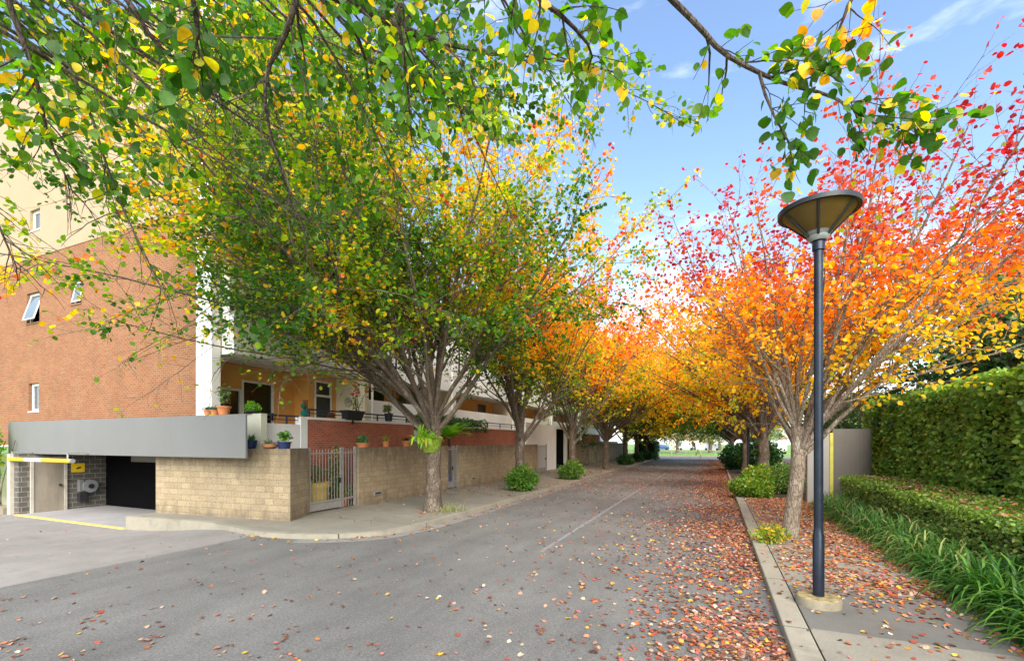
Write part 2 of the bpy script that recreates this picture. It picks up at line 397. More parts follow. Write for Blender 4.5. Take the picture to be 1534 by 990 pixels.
def ramify(g, limbs, r, n1, L1, n2, L2, twr=.006, detail=5, leaf_step=.045, s0=.22, up1=.12, droop2=.25, ang=(30, 58), tip=True):
    """limbs: list of (polyline, r0, r1). Adds sub-branches and twigs; returns leaf anchor points and directions."""
    LP = []; LD = []
    def twig(p, d, L, rad):
        q = path(p, d, L, 4, .05, .13, r, droop2)
        g.tube(q, np.linspace(rad, rad * .45, 5), 3, False)
        k = max(3, int(L / leaf_step))
        for s in np.linspace(.12, 1, k):
            a, t = at(q, s); LP.append(a); LD.append(side_dir(t, R(r.uniform(30, 75)), r))
    for pl, r0, r1 in limbs:
        Ll = np.linalg.norm(np.diff(pl, axis=0), axis=1).sum()
        k1 = max(2, int(n1 * Ll / 6.0))
        for s in np.linspace(s0, .97, k1):
            s = min(.98, max(.05, s + r.uniform(-.03, .03)))
            p, t = at(pl, s)
            d = side_dir(t, R(r.uniform(*ang)), r, (0, 0, .25))
            L = L1 * r.uniform(.6, 1.25) * (1.1 - .6 * s) * min(1.2, Ll / 6 + .3)
            rb = max(twr * 1.3, (r0 + (r1 - r0) * s) * .5)
            q = path(p, d, L, 6, up1, .09, r, .12)
            g.tube(q, np.linspace(rb, twr, 7), detail, False)
            k2 = max(2, int(n2 * L / 1.8))
            for s2 in np.linspace(.18, .95, k2):
                a, t2 = at(q, s2)
                twig(a, side_dir(t2, R(r.uniform(30, 65)), r), L2 * r.uniform(.6, 1.3) * (1.1 - .4 * s2), twr)
            a, t2 = at(q, .995); twig(a, t2, L2 * .9, twr)
        if tip:
            for s in (.8, .88, .95, .999):
                a, t2 = at(pl, s); twig(a, side_dir(t2, R(r.uniform(5, 40)), r), L2 * 1.1, twr)
    return np.array(LP), np.array(LD)

def leaf_set(LP, LD, r, per, spread, size):
    n = len(LP) * per
    P = np.repeat(LP, per, 0) + r.normal(size=(n, 3)) * spread
    D = norm(np.repeat(LD, per, 0) + r.normal(size=(n, 3)) * .45 + np.array((0, 0, -.35)))
    N = norm(r.normal(size=(n, 3)) * .55 + np.array((0, 0, 1.0)))
    S = size * r.uniform(.65, 1.25, n)
    return P, D, N, S

def tree(label, base, seed, fork, rad, limbs, cfun, group='street trees along the road', bark='bark_grey_brown', lean=(0, 0), n1=14, L1=2.6, n2=7, L2=.7,
         per=1, size=.085, leaf_step=.045, keep=None, name='autumn_tree', cat='tree', tmpl=T_SMALL, spread=.05, detail=5, extra_limbs=None, flare=1.45, twr=.006, spine=None):
    r = np.random.default_rng(seed)
    T = thing(name, label, cat, base, group)
    b = np.array(base, float); g = Geo()
    top = b + np.array((lean[0], lean[1], fork))
    if spine is not None: tp = np.array(spine, float) + b
    else: tp = np.array([b + (top - b) * s + (r.normal(size=3) * .025 * (0 < s < 1)) * (1, 1, 0) for s in np.linspace(0, 1, 8)])
    tp[0, 2] -= .05
    zz = np.linspace(0, 1, len(tp))
    g.tube(tp, rad * (1 + (flare - 1) * np.exp(-zz * 9)) * (1 - .12 * zz), 14)
    LM = []
    for (az, el, L, *rest) in limbs:
        f = rest[0] if rest else 1.0
        s = r.uniform(.66, .985); p, _ = at(tp, s)
        a, e = R(az), R(el)
        d = np.array((math.cos(a) * math.cos(e), math.sin(a) * math.cos(e), math.sin(e)))
        lr = rad * f * (.19 + .018 * L)
        up = .30 if el < 62 else .1
        pl = path(p, d + np.array((0, 0, .12)), L, 12, up * .6, .05, r, .34 if el < 55 else .1)
        rr = np.linspace(1, .0, 13) ** .8 * (lr - twr * 1.5) + twr * 1.5
        g.tube(pl, rr, 8, False)
        LM.append((pl, lr, twr * 1.5))
        if L > 4:   # a strong fork
            for _ in range(2):
                p2, t2 = at(pl, r.uniform(.22, .5)); q = path(p2, side_dir(t2, R(r.uniform(18, 34)), r, (0, 0, .3)), L * r.uniform(.5, .68), 10, .2, .06, r, .2)
                g.tube(q, np.linspace(lr * .5, twr * 1.5, 11), 6, False); LM.append((q, lr * .5, twr * 1.5))
    for pl, r0 in (extra_limbs or []):
        pl = np.array(pl, float); g.tube(pl, np.linspace(r0, .012, len(pl)), 8, False); LM.append((pl, r0, .012))
    LP, LD = ramify(g, LM, r, n1, L1, n2, L2, leaf_step=leaf_step, detail=detail, twr=twr)
    build('trunk', g, bark, T, smooth=True)
    P, D, N, S = leaf_set(LP, LD, r, per, spread, size)
    if keep is not None:
        k = r.random(len(P)) < keep(P); P, D, N, S = P[k], D[k], N[k], S[k]
    C = cfun(P, r)
    leaves_mesh('crown', P, D, N, S, C, 'leaf', T, tmpl)
    return T, len(P)
def fan(n, el0, el1, L, seed, azs=None):
    r = np.random.default_rng(seed); out = []
    for k in range(n):
        az = (k * 137.5 + r.uniform(-15, 15)) % 360
        el = el0 + (el1 - el0) * ((k + .5) / n) ** .9
        out.append((az, el, L * r.uniform(.85, 1.12)))
    return out

# ================================================================== SETTING
ZP = .13
struct('ground', B(-400, 400, -300, 500, -1.2, -.5), 'lawn')
g = Geo(); g.box(-11.65, 1.0, -16, 76, -.35, 0.0); struct('road', g, 'asphalt')
g = Geo(); g.box(-120, 120, 76, 86, -.35, -.002); struct('cross_road', g, 'asphalt')
# driveway: gently falling sheet of pale concrete
nx, ny = 40, 50
xs = np.linspace(-34, -11.65, nx); ys = np.linspace(-14, 14, ny)
def sm(t): t = np.clip(t, 0, 1); return t * t * (3 - 2 * t)
def drive_z(x, y): return -.30 * sm((y - 3.0) / 5.4) * sm((-12.6 - x) / 4.6)
v = [(x, y, float(drive_z(x, y)) + .002) for y in ys for x in xs]
f = [(j * nx + i, j * nx + i + 1, (j + 1) * nx + i + 1, (j + 1) * nx + i) for j in range(ny - 1) for i in range(nx - 1)]
struct('driveway', Geo().add(v, f), 'concrete_drive')
g = Geo(); g.box(-25.3, -17.9, 9.12, 12.2, -.6, -.27); struct('garage_floor', g, 'garage_floor')
g = Geo(); g.box(-25.2, -17.85, 8.98, 9.12, -.5, -.262); struct('yellow_threshold_line', g, 'yellow_line')
# left kerb line (road side)
KL = [(-17.85, 9.05), (-15.2, 9.35), (-13.6, 9.3), (-12.0, 9.0), (-10.9, 9.0), (-9.9, 9.25), (-9.1, 9.7), (-8.5, 10.3), (-8.2, 11.1), (-8.05, 12.3), (-8.0, 14), (-8.0, 76)]
def offset(pl, d):
    out = []
    for i in range(len(pl)):
        a = np.array(pl[max(0, i - 1)]); b = np.array(pl[min(len(pl) - 1, i + 1)]); t = (b - a) / np.linalg.norm(b - a)
        out.append((pl[i][0] - t[1] * d, pl[i][1] + t[0] * d))
    return out
def smoothline(pl, n=4):
    P = [np.array(p, float) for p in pl]; out = []
    for i in range(len(P) - 1):
        a, b, c, d = P[max(0, i - 1)], P[i], P[i + 1], P[min(len(P) - 1, i + 2)]
        for k in range(n):
            t = k / n
            out.append(tuple(.5 * ((2 * b) + (-a + c) * t + (2 * a - 5 * b + 4 * c - d) * t * t + (-a + 3 * b - 3 * c + d) * t ** 3)))
    out.append(tuple(P[-1])); return out
KS = smoothline(KL[:-1]) + [KL[-1]]
def strip(pl, d0, d1, z0, z1):
    a, b = offset(pl, d0), offset(pl, d1); n = len(pl)
    v = [(x, y, z1) for x, y in a] + [(x, y, z1) for x, y in b] + [(x, y, z0) for x, y in a] + [(x, y, z0) for x, y in b]
    f = []
    for i in range(n - 1):
        f += [(i, i + 1, n + i + 1, n + i), (2 * n + i, 2 * n + i + 1, i + 1, i), (n + i, n + i + 1, 3 * n + i + 1, 3 * n + i)]
    f += [(0, n, 3 * n, 2 * n), (n - 1, 3 * n - 1, 4 * n - 1, 2 * n - 1)]
    return Geo().add(v, f)
struct('kerb_beside_walls', strip(KS, 0, .20, -.45, ZP + .004), 'concrete_kerb')
g = Geo(); inner = offset(KS, .2)
g.prism(inner + [(-13.6, 76), (-13.6, 12.0), (-17.85, 10.6)], -.45, ZP); struct('footpath_beside_walls', g, 'concrete_path')
gl = [p for p in KS if p[0] > -10.2]
struct('gutter_beside_walls', strip(gl, -.42, 0, -.02, .006), 'gutter_conc')
# right side
KR = [(.83, -16), (.83, 23.2)]
struct('kerb_beside_garden', Geo().box(.83, 1.13, -16, 76, -.2, ZP + .004), 'concrete_kerb', bev=.02)
struct('footpath_beside_garden', Geo().box(1.145, 3.55, -16, 76, -.2, ZP - .002), 'concrete_path')
struct('footpath_patch', Geo().box(1.15, 3.4, 7.25, 9.3, ZP - .01, ZP + .003), 'concrete_dark_patch')
struct('garden_bed', Geo().box(3.55, 40, -16, 76, -.2, ZP - .02), 'garden_soil')
struct('garden_bed', Geo().box(.98, 3.6, 23.0, 76, 0, ZP + .012), 'garden_soil')
g = Geo(); g.box(-3.83, -3.73, 10.4, 15.6, 0, .004); g.box(-3.83, -3.73, 15.62, 40, 0, .004); struct('centre_line', g, 'line_paint')
struct('park_lawn', Geo().box(-150, 150, 86.3, 170, -.4, .12), 'lawn')
struct('park_kerb', Geo().box(-150, 150, 86, 86.3, -.3, .14), 'concrete_kerb')
struct('verge', Geo().prism([(-11.6, -16), (-2.2, -16), (-2.2, -2.6), (-11.6, -2.6)], -.2, .1), 'lawn')

# ================================================================== BRICK APARTMENT BLOCK
YB = 11.0
A = thing('apartment_building', 'tall orange brick apartment block with cream upper storeys beside the driveway', 'building', (-24, 16, 0))
WIN = [(-29.62, -28.45, 8.1, 9.5), (-25.75, -24.95, 8.55, 9.6), (-29.43, -28.52, 4.0, 5.3)]
WINU = [(-29.25, -28.35, 12.35, 13.3), (-21.6, -20.7, 13.3, 14.6)]
def holed_wall(x0, x1, z0, z1, holes, y0, y1):
    """wall facing -Y with real openings, built as boxes between the openings"""
    g = Geo(); xs = sorted({x0, x1} | {h[0] for h in holes} | {h[1] for h in holes})
    for a, b in zip(xs[:-1], xs[1:]):
        hs = sorted([(h[2], h[3]) for h in holes if h[0] <= a + 1e-6 and h[1] >= b - 1e-6])
        z = z0
        for lo, hi in hs:
            g.box(a, b, y0, y1, z, lo); z = hi
        g.box(a, b, y0, y1, z, z1)
    return g
build('brick_wall', holed_wall(-36, -17.3, 2.42, 11.1, WIN, YB, YB + .35), 'orange_brick', A)
build('rendered_wall', holed_wall(-36, -17.3, 11.1, 19.1, WINU, YB - .02, YB + .35), 'pale_cream_render', A)
build('roof_coping', B(-36.1, -17.1, YB - .1, YB + .5, 19.1, 19.35), 'white_render', A, bev=.02)
g = B(-35.99, -26, YB + .355, 24, 2.42, 18.9); g.box(-26, -17.85, YB + .355, YB + 1.0, 5.75, 18.9); g.box(-26, -17.85, YB + 1.0, 24, 5.75, 18.9); build('rear_block', g, 'pale_cream_render', A)
build('corner_pier', B(-17.3, -16.43, YB - .03, YB + .3, 2.2, 18.9), 'white_render', A, bev=.01)
def awning_window(h, y, parent, tilt=0):
    x0, x1, z0, z1 = h; t = .06
    fr = B(x0, x1, y + .12, y + .2, z0, z0 + t); fr.box(x0, x1, y + .12, y + .2, z1 - t, z1); fr.box(x0, x0 + t, y + .12, y + .2, z0 + t, z1 - t); fr.box(x1 - t, x1, y + .12, y + .2, z0 + t, z1 - t)
    W = build('window', fr, 'white_frame', parent)
    gp = Geo(); a = R(tilt); mx = x0 + t + .004; nx_ = x1 - t - .004; h2 = z1 - z0 - 2 * t - .01; yb = y + .13
    def pt(x, s, o): return (x, yb - math.sin(a) * s + math.cos(a) * o * 1, z1 - t - .005 - math.cos(a) * s - math.sin(a) * o)
    gp.add([pt(mx + .05, .05, .02), pt(nx_ - .05, .05, .02), pt(nx_ - .05, h2 - .05, .02), pt(mx + .05, h2 - .05, .02)], [(0, 1, 2, 3)])
    build('pane', gp, 'window_glass', W)
    gs = Geo()
    for (xa, xb, sa, sb) in ((mx, nx_, 0, .05), (mx, nx_, h2 - .05, h2), (mx, mx + .05, .05, h2 - .05), (nx_ - .05, nx_, .05, h2 - .05)):
        v = [pt(xa, sa, 0), pt(xb, sa, 0), pt(xb, sb, 0), pt(xa, sb, 0), pt(xa, sa, .04), pt(xb, sa, .04), pt(xb, sb, .04), pt(xa, sb, .04)]
        gs.add(v, [(0, 3, 2, 1), (4, 5, 6, 7), (0, 1, 5, 4), (1, 2, 6, 5), (2, 3, 7, 6), (3, 0, 4, 7)])
    build('sash', gs, 'white_frame', W)
    build('sill', B(x0 - .02, x1 + .02, y - .03, y + .2, z0 - .06, z0 - .002), 'white_frame' if not tilt else 'orange_brick', W)
    build('dark_room_sheet', B(x0, x1, y + .3, y + .34, z0, z1), 'dark_glass', W)  # thin dark sheet closing the opening; the unlit room is only its colour
for h, tl_ in zip(WIN, (15, 11, 0)): awning_window(h, YB, A, tl_)
for h in WINU: awning_window(h, YB - .02, A)

# ================================================================== GARAGE PODIUM
Gg = thing('parking_garage', 'low parking garage with wide grey fascia and dark driveway mouth', 'garage', (-21, 11, -.3))
g = B(-27.4, -13.3, 9.6, 9.9, 2.1, 3.42); g.box(-13.3, -12.85, 9.6, 9.66, 2.1, 3.42); build('fascia', g, 'fascia_paint', Gg)
build('parapet_return', B(-15.6, -13.8, 10.86, 11.1, 2.1, 3.53), 'return_paint', Gg, bev=.01)
g = B(-27.4, -17.9, 9.903, 12.3, 2.12, 2.4); build('ceiling', g, 'dark_grey_wall', Gg)
g = B(-25.55, -25.2, 9.12, 12.3, -.5, 2.118); build('side_wall', g, 'grey_block', Gg)
g = B(-25.8, -25.55, 9.0, 9.3, -.5, 2.1); build('corner_post', g, 'stone_trim', Gg)
g = B(-34, -25.85, 9.86, 10.1, -.5, 2.1); build('neighbouring_wall', g, 'cream_render', Gg)
g = B(-31, -25.83, 8.9, 9.3, -.5, -.02); build('plinth', g, 'stone_base', Gg)
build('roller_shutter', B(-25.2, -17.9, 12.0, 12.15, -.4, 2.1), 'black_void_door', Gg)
build('lintel', B(-22.5, -17.9, 11.6, 11.99, 1.75, 2.1), 'dark_grey_wall', Gg)
g = B(-18.2, -17.9, 10.3, 12.0, -.4, 2.1); build('pier', g, 'grey_block', Gg)
d = build('metal_door', B(-25.2, -25.15, 9.55, 10.5, -.27, 1.85), 'door_beige', Gg, bev=.008)
g = B(-25.2, -25.12, 9.45, 9.545, -.27, 1.95); g.box(-25.2, -25.12, 10.505, 10.6, -.27, 1.95); g.box(-25.2, -25.12, 9.545, 10.505, 1.855, 1.95); build('frame', g, 'stone_trim', d)
build('handle', B(-25.15, -25.06, 10.33, 10.4, .75, .83), 'dark_metal', d)
# terrace floor behind parapets
build('terrace_slab', B(-26, -15.7, 9.91, 10.98, 2.42, 2.6), 'concrete_path', Gg)

t = thing('clearance_bar', 'yellow hanging height clearance bar with a white middle label under the grey fascia', 'height bar', (-23.2, 9.0, 1.9))
build('bar', Geo().tube([(-25.6, 9.0, 1.9), (-24.3, 9.0, 1.9)], .075, 14), 'yellow_paint', t, smooth=True)
build('bar', Geo().tube([(-23.05, 9.0, 1.9), (-21.05, 9.0, 1.9)], .075, 14), 'yellow_paint', t, smooth=True)
build('label_band', Geo().tube([(-24.3, 9.0, 1.9), (-23.05, 9.0, 1.9)], .077, 14), 'white_paint', t, smooth=True)
build('end_cap', Geo().tube([(-21.05, 9.0, 1.9), (-20.97, 9.0, 1.9)], .08, 14), 'galvanised', t, smooth=True)
for x in (-25.35, -21.3):
    g = Geo().tube([(x, 9.0, 1.97), (x, 9.0, 2.16)], .03, 8); g.box(x - .03, x + .03, 8.97, 9.6, 2.15, 2.2); build('hanger', g, 'galvanised', t)
t = thing('warning_sign', 'small yellow sign with a dark mark on the garage side wall', 'sign', (-25.19, 11.0, 1.45))
build('plate', B(-25.198, -25.17, 10.76, 11.22, 1.28, 1.66), 'yellow_paint', t)
g = Geo(); g.add([(-25.165, 10.9, 1.44), (-25.165, 11.0, 1.50), (-25.165, 11.1, 1.51), (-25.165, 11.08, 1.45), (-25.165, 11.0, 1.42), (-25.165, 10.93, 1.40)], [(0, 5, 4, 3, 2, 1)]); build('symbol', g, 'black_paint', t)
t = thing('hose_reel', 'pale green hose reel with dark hub above a box on the garage wall', 'hose reel', (-25.1, 11.2, .3))
def disc_x(g, x0, x1, cy, cz, r0, n=24):
    v = [(x, cy + r0 * math.cos(2 * PI * k / n), cz + r0 * math.sin(2 * PI * k / n)) for x in (x0, x1) for k in range(n)]
    return g.add(v, [tuple(range(n))[::-1], tuple(range(n, 2 * n))] + [(k, (k + 1) % n, n + (k + 1) % n, n + k) for k in range(n)])
build('reel', disc_x(Geo(), -25.15, -24.93, 11.33, .66, .27), 'galvanised', t)
build('hub', disc_x(Geo(), -24.927, -24.88, 11.33, .66, .10), 'dark_metal', t)
build('guide_box', B(-25.19, -24.98, 10.95, 11.12, .45, .95), 'fascia_paint', t, bev=.01)
build('cabinet', B(-25.19, -25.0, 10.96, 11.25, .02, .38), 'dark_metal', t, bev=.01)

# ================================================================== WHITE TERRACE BUILDING
T = thing('terrace_building', 'white rendered apartments with orange balcony recesses behind the street trees', 'building', (-18, 36, 0))
XF = -15.8
# first unit: recessed orange terrace
g = B(-18.3, -18.0, 13.05 - .95, 13.27, 4.75, 5.75); g.box(-18.3, -18.0, 11.35, 12.1, 2.4, 5.75); g.box(-18.3, -18.0, 14.8, 15.9, 2.4, 5.75); g.box(-18.3, -18.0, 13.27, 14.8, 5.15, 5.75)
g.box(-18.3, -17.1, 15.9, 16.15, 2.4, 5.75); g.box(-17.35, -17.1, 16.15, 16.25, 2.4, 5.75); g.box(-17.35, -17.1, 17.3, 17.6, 2.4, 5.75); g.box(-17.35, -17.1, 16.25, 17.3, 5.45, 5.75)
build('recess_wall', g, 'orange_render', T)
build('party_wall', B(-18, -15.3, 17.6, 17.85, 2.4, 5.75), 'cream_render', T)
def opening(x, y0, y1, z0, z1, nm, glass, parent, transom=None):
    t_ = .08
    fr = B(x - .12, x + .03, y0, y0 + t_, z0, z1); fr.box(x - .12, x + .03, y1 - t_, y1, z0, z1); fr.box(x - .12, x + .03, y0 + t_, y1 - t_, z1 - t_, z1); fr.box(x - .12, x + .03, y0 + t_, y1 - t_, z0, z0 + .05)
    if transom: fr.box(x - .12, x + .03, y0 + t_, y1 - t_, transom - .05, transom + .05)
    o = build(nm, fr, 'white_frame', parent)
    build('pane', B(x - .10, x - .06, y0 + t_, y1 - t_, z0 + .05, z1 - t_), glass, o)
    return o
o = opening(-18.0, 12.1, 13.25, 2.6, 4.75, 'window', 'dark_glass', T)
o = opening(-18.0, 13.27, 14.8, 2.6, 5.15, 'patio_door', 'dark_glass', T); build('handle', B(-17.97, -17.9, 14.66, 14.71, 3.5, 3.85), 'black_paint', o)
o = opening(-17.1, 16.25, 17.3, 2.6, 5.45, 'back_door', 'dark_glass', T, 4.75)
build('leaf', B(-17.15, -17.10, 16.34, 17.21, 2.66, 4.69), 'dark_door', o)
build('terrace_floor', B(-18, -14.3, 12.0, 75, 2.3, 2.6), 'concrete_path', T)
# front facade: slabs, balustrades and recesses
def facade(y0, y1, z0, bal_top, open_top, top, recess=1.6):
    g = Geo(); g.box(XF - .2, XF, y0, y1, z0, bal_top); g.box(XF - .2, XF, y0, y1, open_top, top); g.box(XF - .2 - recess, XF - .2, y0, y1, open_top, open_top + .25)
    build('balcony_front', g, 'white_render', T)
    build('balcony_recess', B(XF - .3 - recess, XF - .2 - recess, y0, y1, z0, open_top), 'orange_render', T)
    build('balcony_end_wall', B(XF - .2 - recess, XF - .02, y1 - .15, y1, z0, open_top), 'cream_render', T)
build('roof_slab', B(-18.2, XF, 11.35, 18.2, 5.752, 6.1), 'white_render', T, bev=.01)
build('upper_wall', B(-18.1, XF - .25, 11.36, 76, 6.102, 9.5), 'white_render', T)
build('balustrade', B(XF - .22, XF - .02, 11.36, 18.0, 6.102, 7.15), 'white_render', T)
units = [(18.2, 26.4, 4.68, 5.85), (26.8, 36.4, 4.72, 5.9), (36.9, 46.5, 4.72, 5.9), (47.0, 57, 4.72, 5.9), (57.5, 75, 4.72, 5.9)]
for (a, b, bt, ot) in units: facade(a, b, 2.6, bt, ot, 8.9)
for y in (26.4, 36.4, 46.5, 57.0): build('dividing_pier', B(XF - 2, XF + .1, y, y + .4, 2.6, 9.3), 'white_render', T, bev=.01)
build('roof_coping', B(-19.4, XF + .35, 18.4, 76, 8.9 + .6, 9.75), 'white_render', T)
build('downpipe', Geo().tube([(-15.2, 18.0, 2.6), (-15.2, 18.0, 5.7)], .06, 10), 'white_frame', T, smooth=True)
build('rear_block', B(-30, -18.4, 24.2, 76, 0, 12.0), 'white_render', T)
for y in (20.5, 23, 29, 33.5, 40, 52): build('window', B(XF - 1.92, XF - 1.75, y, y + 1.3, 3, 5.6), 'dark_glass', T)
for y in (19.6, 23.4, 28.5, 33, 38.5, 44):
    w_ = build('window', B(XF - .26, XF - .21 + .04, y, y + 1.4, 6.9, 8.3), 'white_frame', T); 
t = thing('wall_ornament', 'teal ceramic ornament hanging on the orange pier', 'ornament', (-17.05, 15.82, 3.8))
g = Geo(); g.lathe([(.02, 0), (.13, .05), (.17, .18), (.10, .32), (.03, .36)], (-17.2, 15.75, 3.72), 14); g.lathe([(.02, 0), (.09, .05), (.12, .14), (.05, .24)], (-17.25, 15.75, 4.1), 12); build('vessel', g, 'teal_glaze', t, smooth=True)
build('backing', B(-17.4, -17.12, 15.86, 15.9, 3.6, 4.5), 'brown_clay', t)
t = thing('wall_plaque', 'round grey plaque on the cream party wall', 'plaque', (-16.2, 17.55, 4.45))
n = 24; v = [(-16.3 + .24 * math.cos(2 * PI * k / n) * s, y, 4.5 + .24 * math.sin(2 * PI * k / n) * s) for s, y in ((1, 17.6), (1, 17.55), (.8, 17.52), (.55, 17.545)) for k in range(n)]
build('disc', Geo().add(v, [(i * n + k, i * n + (k + 1) % n, (i + 1) * n + (k + 1) % n, (i + 1) * n + k) for i in range(3) for k in range(n)] + [tuple(3 * n + k for k in range(n))]), 'stone_trim', t)

# ================================================================== TERRACE WALLS, RAILINGS
XT = -14.2
o = build('low_white_wall', B(XT - .2, XT, 11.12, 12.85, 2.0, 3.23), 'white_render', bev=.01, loc=(XT, 11.6, 2.0)); props(o, 'low white terrace wall between grey fascia and brick wall', 'wall')
def terrace_wall(y0, y1, label, grp=None):
    t = thing('terrace_wall', label, 'wall', (XT, (y0 + y1) / 2, 0), grp)
    build('brickwork', B(XT - .24, XT, y0 + .02, y1 - .02, .1, 3.43), 'red_brick', t)
    build('coping', B(XT - .28, XT + .04, y0, y1, 3.432, 3.53), 'white_render', t, bev=.01)
    build('end_pier', B(XT - .26, XT + .02, y0 - .32, y0, .1, 3.53), 'white_render', t, bev=.01)
    return t
terrace_wall(13.15, 20.0, 'red brick terrace wall with white coping behind the first beige wall')
terrace_wall(21.3, 35.0, 'red brick terrace wall behind the second street tree')
terrace_wall(44.0, 52.0, 'red brick terrace wall beyond the white entry wall')
terrace_wall(53.0, 62.0, 'far red brick terrace wall behind the dark distant trunks')
def railing(x, y0, y1, z0, z1, posts, label):
    t = thing('railing', label, 'railing', (x, y0, z0), 'navy terrace railings')
    build('top_rail', B(x - .03, x + .03, y0, y1, z1 - .06, z1), 'navy_metal', t, bev=.008)
    build('lower_rail', B(x - .015, x + .015, y0, y1, z0 + (z1 - z0) * .42, z0 + (z1 - z0) * .42 + .03), 'navy_metal', t)
    for y in posts: build('post', B(x - .025, x + .025, y - .025, y + .025, z0, z1 - .062), 'navy_metal', t)
railing(XT - .1, 11.15, 12.8, 3.23, 3.56, (11.4, 12.3), 'short navy railing on the low white terrace wall')
railing(XT - .12, 13.3, 19.9, 3.53, 3.86, (13.35, 15.1, 17.3, 19.5), 'navy railing with planters on the brick wall with white coping')
railing(XT - .12, 28.6, 34.9, 3.53, 3.90, (28.7, 30.7, 32.8, 34.8), 'far navy railing past the terrace hedge')

# ================================================================== BEIGE BOUNDARY WALLS, GATES
XW = -12.6
def vent(y, z, t):
    v = build('vent', B(XW - .005, XW + .035, y, y + .46, z, z + .17), 'gate_metal', t, bev=.008)
    build('slot', B(XW + .036, XW + .04, y + .06, y + .40, z + .05, z + .12), 'black_paint', v)
t = thing('boundary_wall', 'weathered beige block wall with corner end at the garage entrance', 'wall', (-15, 10.2, 0), 'beige block walls along the footpath')
g = Geo().prism([(-17.85, 9.95), (-13.0, 10.4), (-13.0, 10.72), (-17.85, 10.3)], -.4, 2.1); g.prism([(-13.0, 10.4), (-12.05, 10.5), (-12.62, 11.75), (-12.88, 11.62), (-12.5, 10.77), (-13.0, 10.72)], -.4, 2.37)
g = Geo().prism([(-17.85, 9.95), (-12.85, 10.42), (-12.85, 10.75), (-17.85, 10.3)], -.4, 2.1).prism([(-14.8, 10.63), (-12.85, 10.75), (-12.85, 10.42), (-14.8, 10.24)], 2.1, 2.37).prism([(-12.85, 10.42), (-12.05, 10.5), (-12.62, 11.75), (-12.92, 11.62), (-12.55, 10.75), (-12.85, 10.75)], -.4, 2.37)
build('blockwork', g, 'split_block', t)
build('terrace_edge', B(-13.95, -12.95, 10.78, 11.6, 2.0, 2.3), 'stone_trim', t)
def bwall(y0, y1, label, vents=()):
    t = thing('boundary_wall', label, 'wall', (XW, (y0 + y1) / 2, 0), 'beige block walls along the footpath')
    build('blockwork', B(XW - .3, XW, y0, y1, 0, 2.37), 'split_block', t, bev=.012)
    for y in vents: vent(y, .42, t)
bwall(14.15, 20.7, 'beige block wall behind the first street tree with three terracotta pots on top', (15.0,))
bwall(21.85, 33.9, 'long beige block wall behind the leafy shrub and second tree', (23.2, 33.0))
bwall(44.2, 48.6, 'beige block wall just past the dark doorway')
bwall(49.7, 52.2, 'short beige block wall between two far gates')
bwall(53.4, 73, 'farthest beige block wall behind the dark trunks')
def gate(y0, y1, label, split=None, bars=.14, x=XW - .12):
    t = thing('garden_gate', label, 'gate', (x, y0, ZP), 'grey metal gates in the beige walls')
    def leaf(a, b, nm, z0):
        g = B(x - .025, x + .025, a, a + .05, z0, 2.38); g.box(x - .025, x + .025, b - .05, b, z0, 2.38); g.box(x - .022, x + .022, a + .05, b - .05, 2.16, 2.21); g.box(x - .022, x + .022, a + .05, b - .05, z0 + .28, z0 + .34)
        f_ = build(nm, g, 'gate_metal', t)
        n_ = max(2, int((b - a - .1) / bars)); gb = Geo()
        for k in range(1, n_ + 1):
            y = a + .05 + (b - a - .1) * k / (n_ + 1); gb.box(x - .01, x + .01, y - .01, y + .01, z0 + .02, 2.32)
        build('bar_infill', gb, 'gate_metal', f_)
        return f_
    s = split if split else y1
    f_ = leaf(y0, s - .01, 'gate_leaf', ZP + .04)
    build('kick_plate', B(x - .012, x + .012, y0 + .05, s - .06, ZP + .06, ZP + .3), 'gate_metal', f_)
    build('latch', B(x - .05, x + .05, s - .16, s - .06, 1.1, 1.28), 'dark_metal', f_)
    if split: leaf(split + .05, y1, 'side_panel', ZP + .04)
    build('post', B(x - .04, x + .04, y1 - .002, y1 + .06, ZP, 2.4), 'gate_metal', t)
gate(11.85, 14.05, 'wide grey metal gate with side panel in front of the mustard pot', 13.35)
gate(20.75, 21.78, 'grey metal gate with blue crate behind it past the first street tree', 21.4)
gate(34.0, 36.2, 'narrow grey metal gate against the white entry wall')
gate(48.65, 49.6, 'grey gate after the dark doorway')
gate(52.3, 53.3, 'grey gate before the last beige wall')
t = thing('entry_wall', 'white rendered entry wall with a tall dark doorway', 'wall', (-13.4, 40, 0))
g = B(-13.75, -13.3, 33.2, 40.6, 0, 4.05); g.box(-13.75, -13.3, 43.6, 44.1, 0, 4.05); g.box(-13.75, -13.3, 40.6, 43.6, 3.75, 4.05); build('rendered_wall', g, 'white_render', t, bev=.01)
build('doorway', B(-13.7, -13.55, 40.6, 43.6, 0, 3.75), 'black_void_door', t)

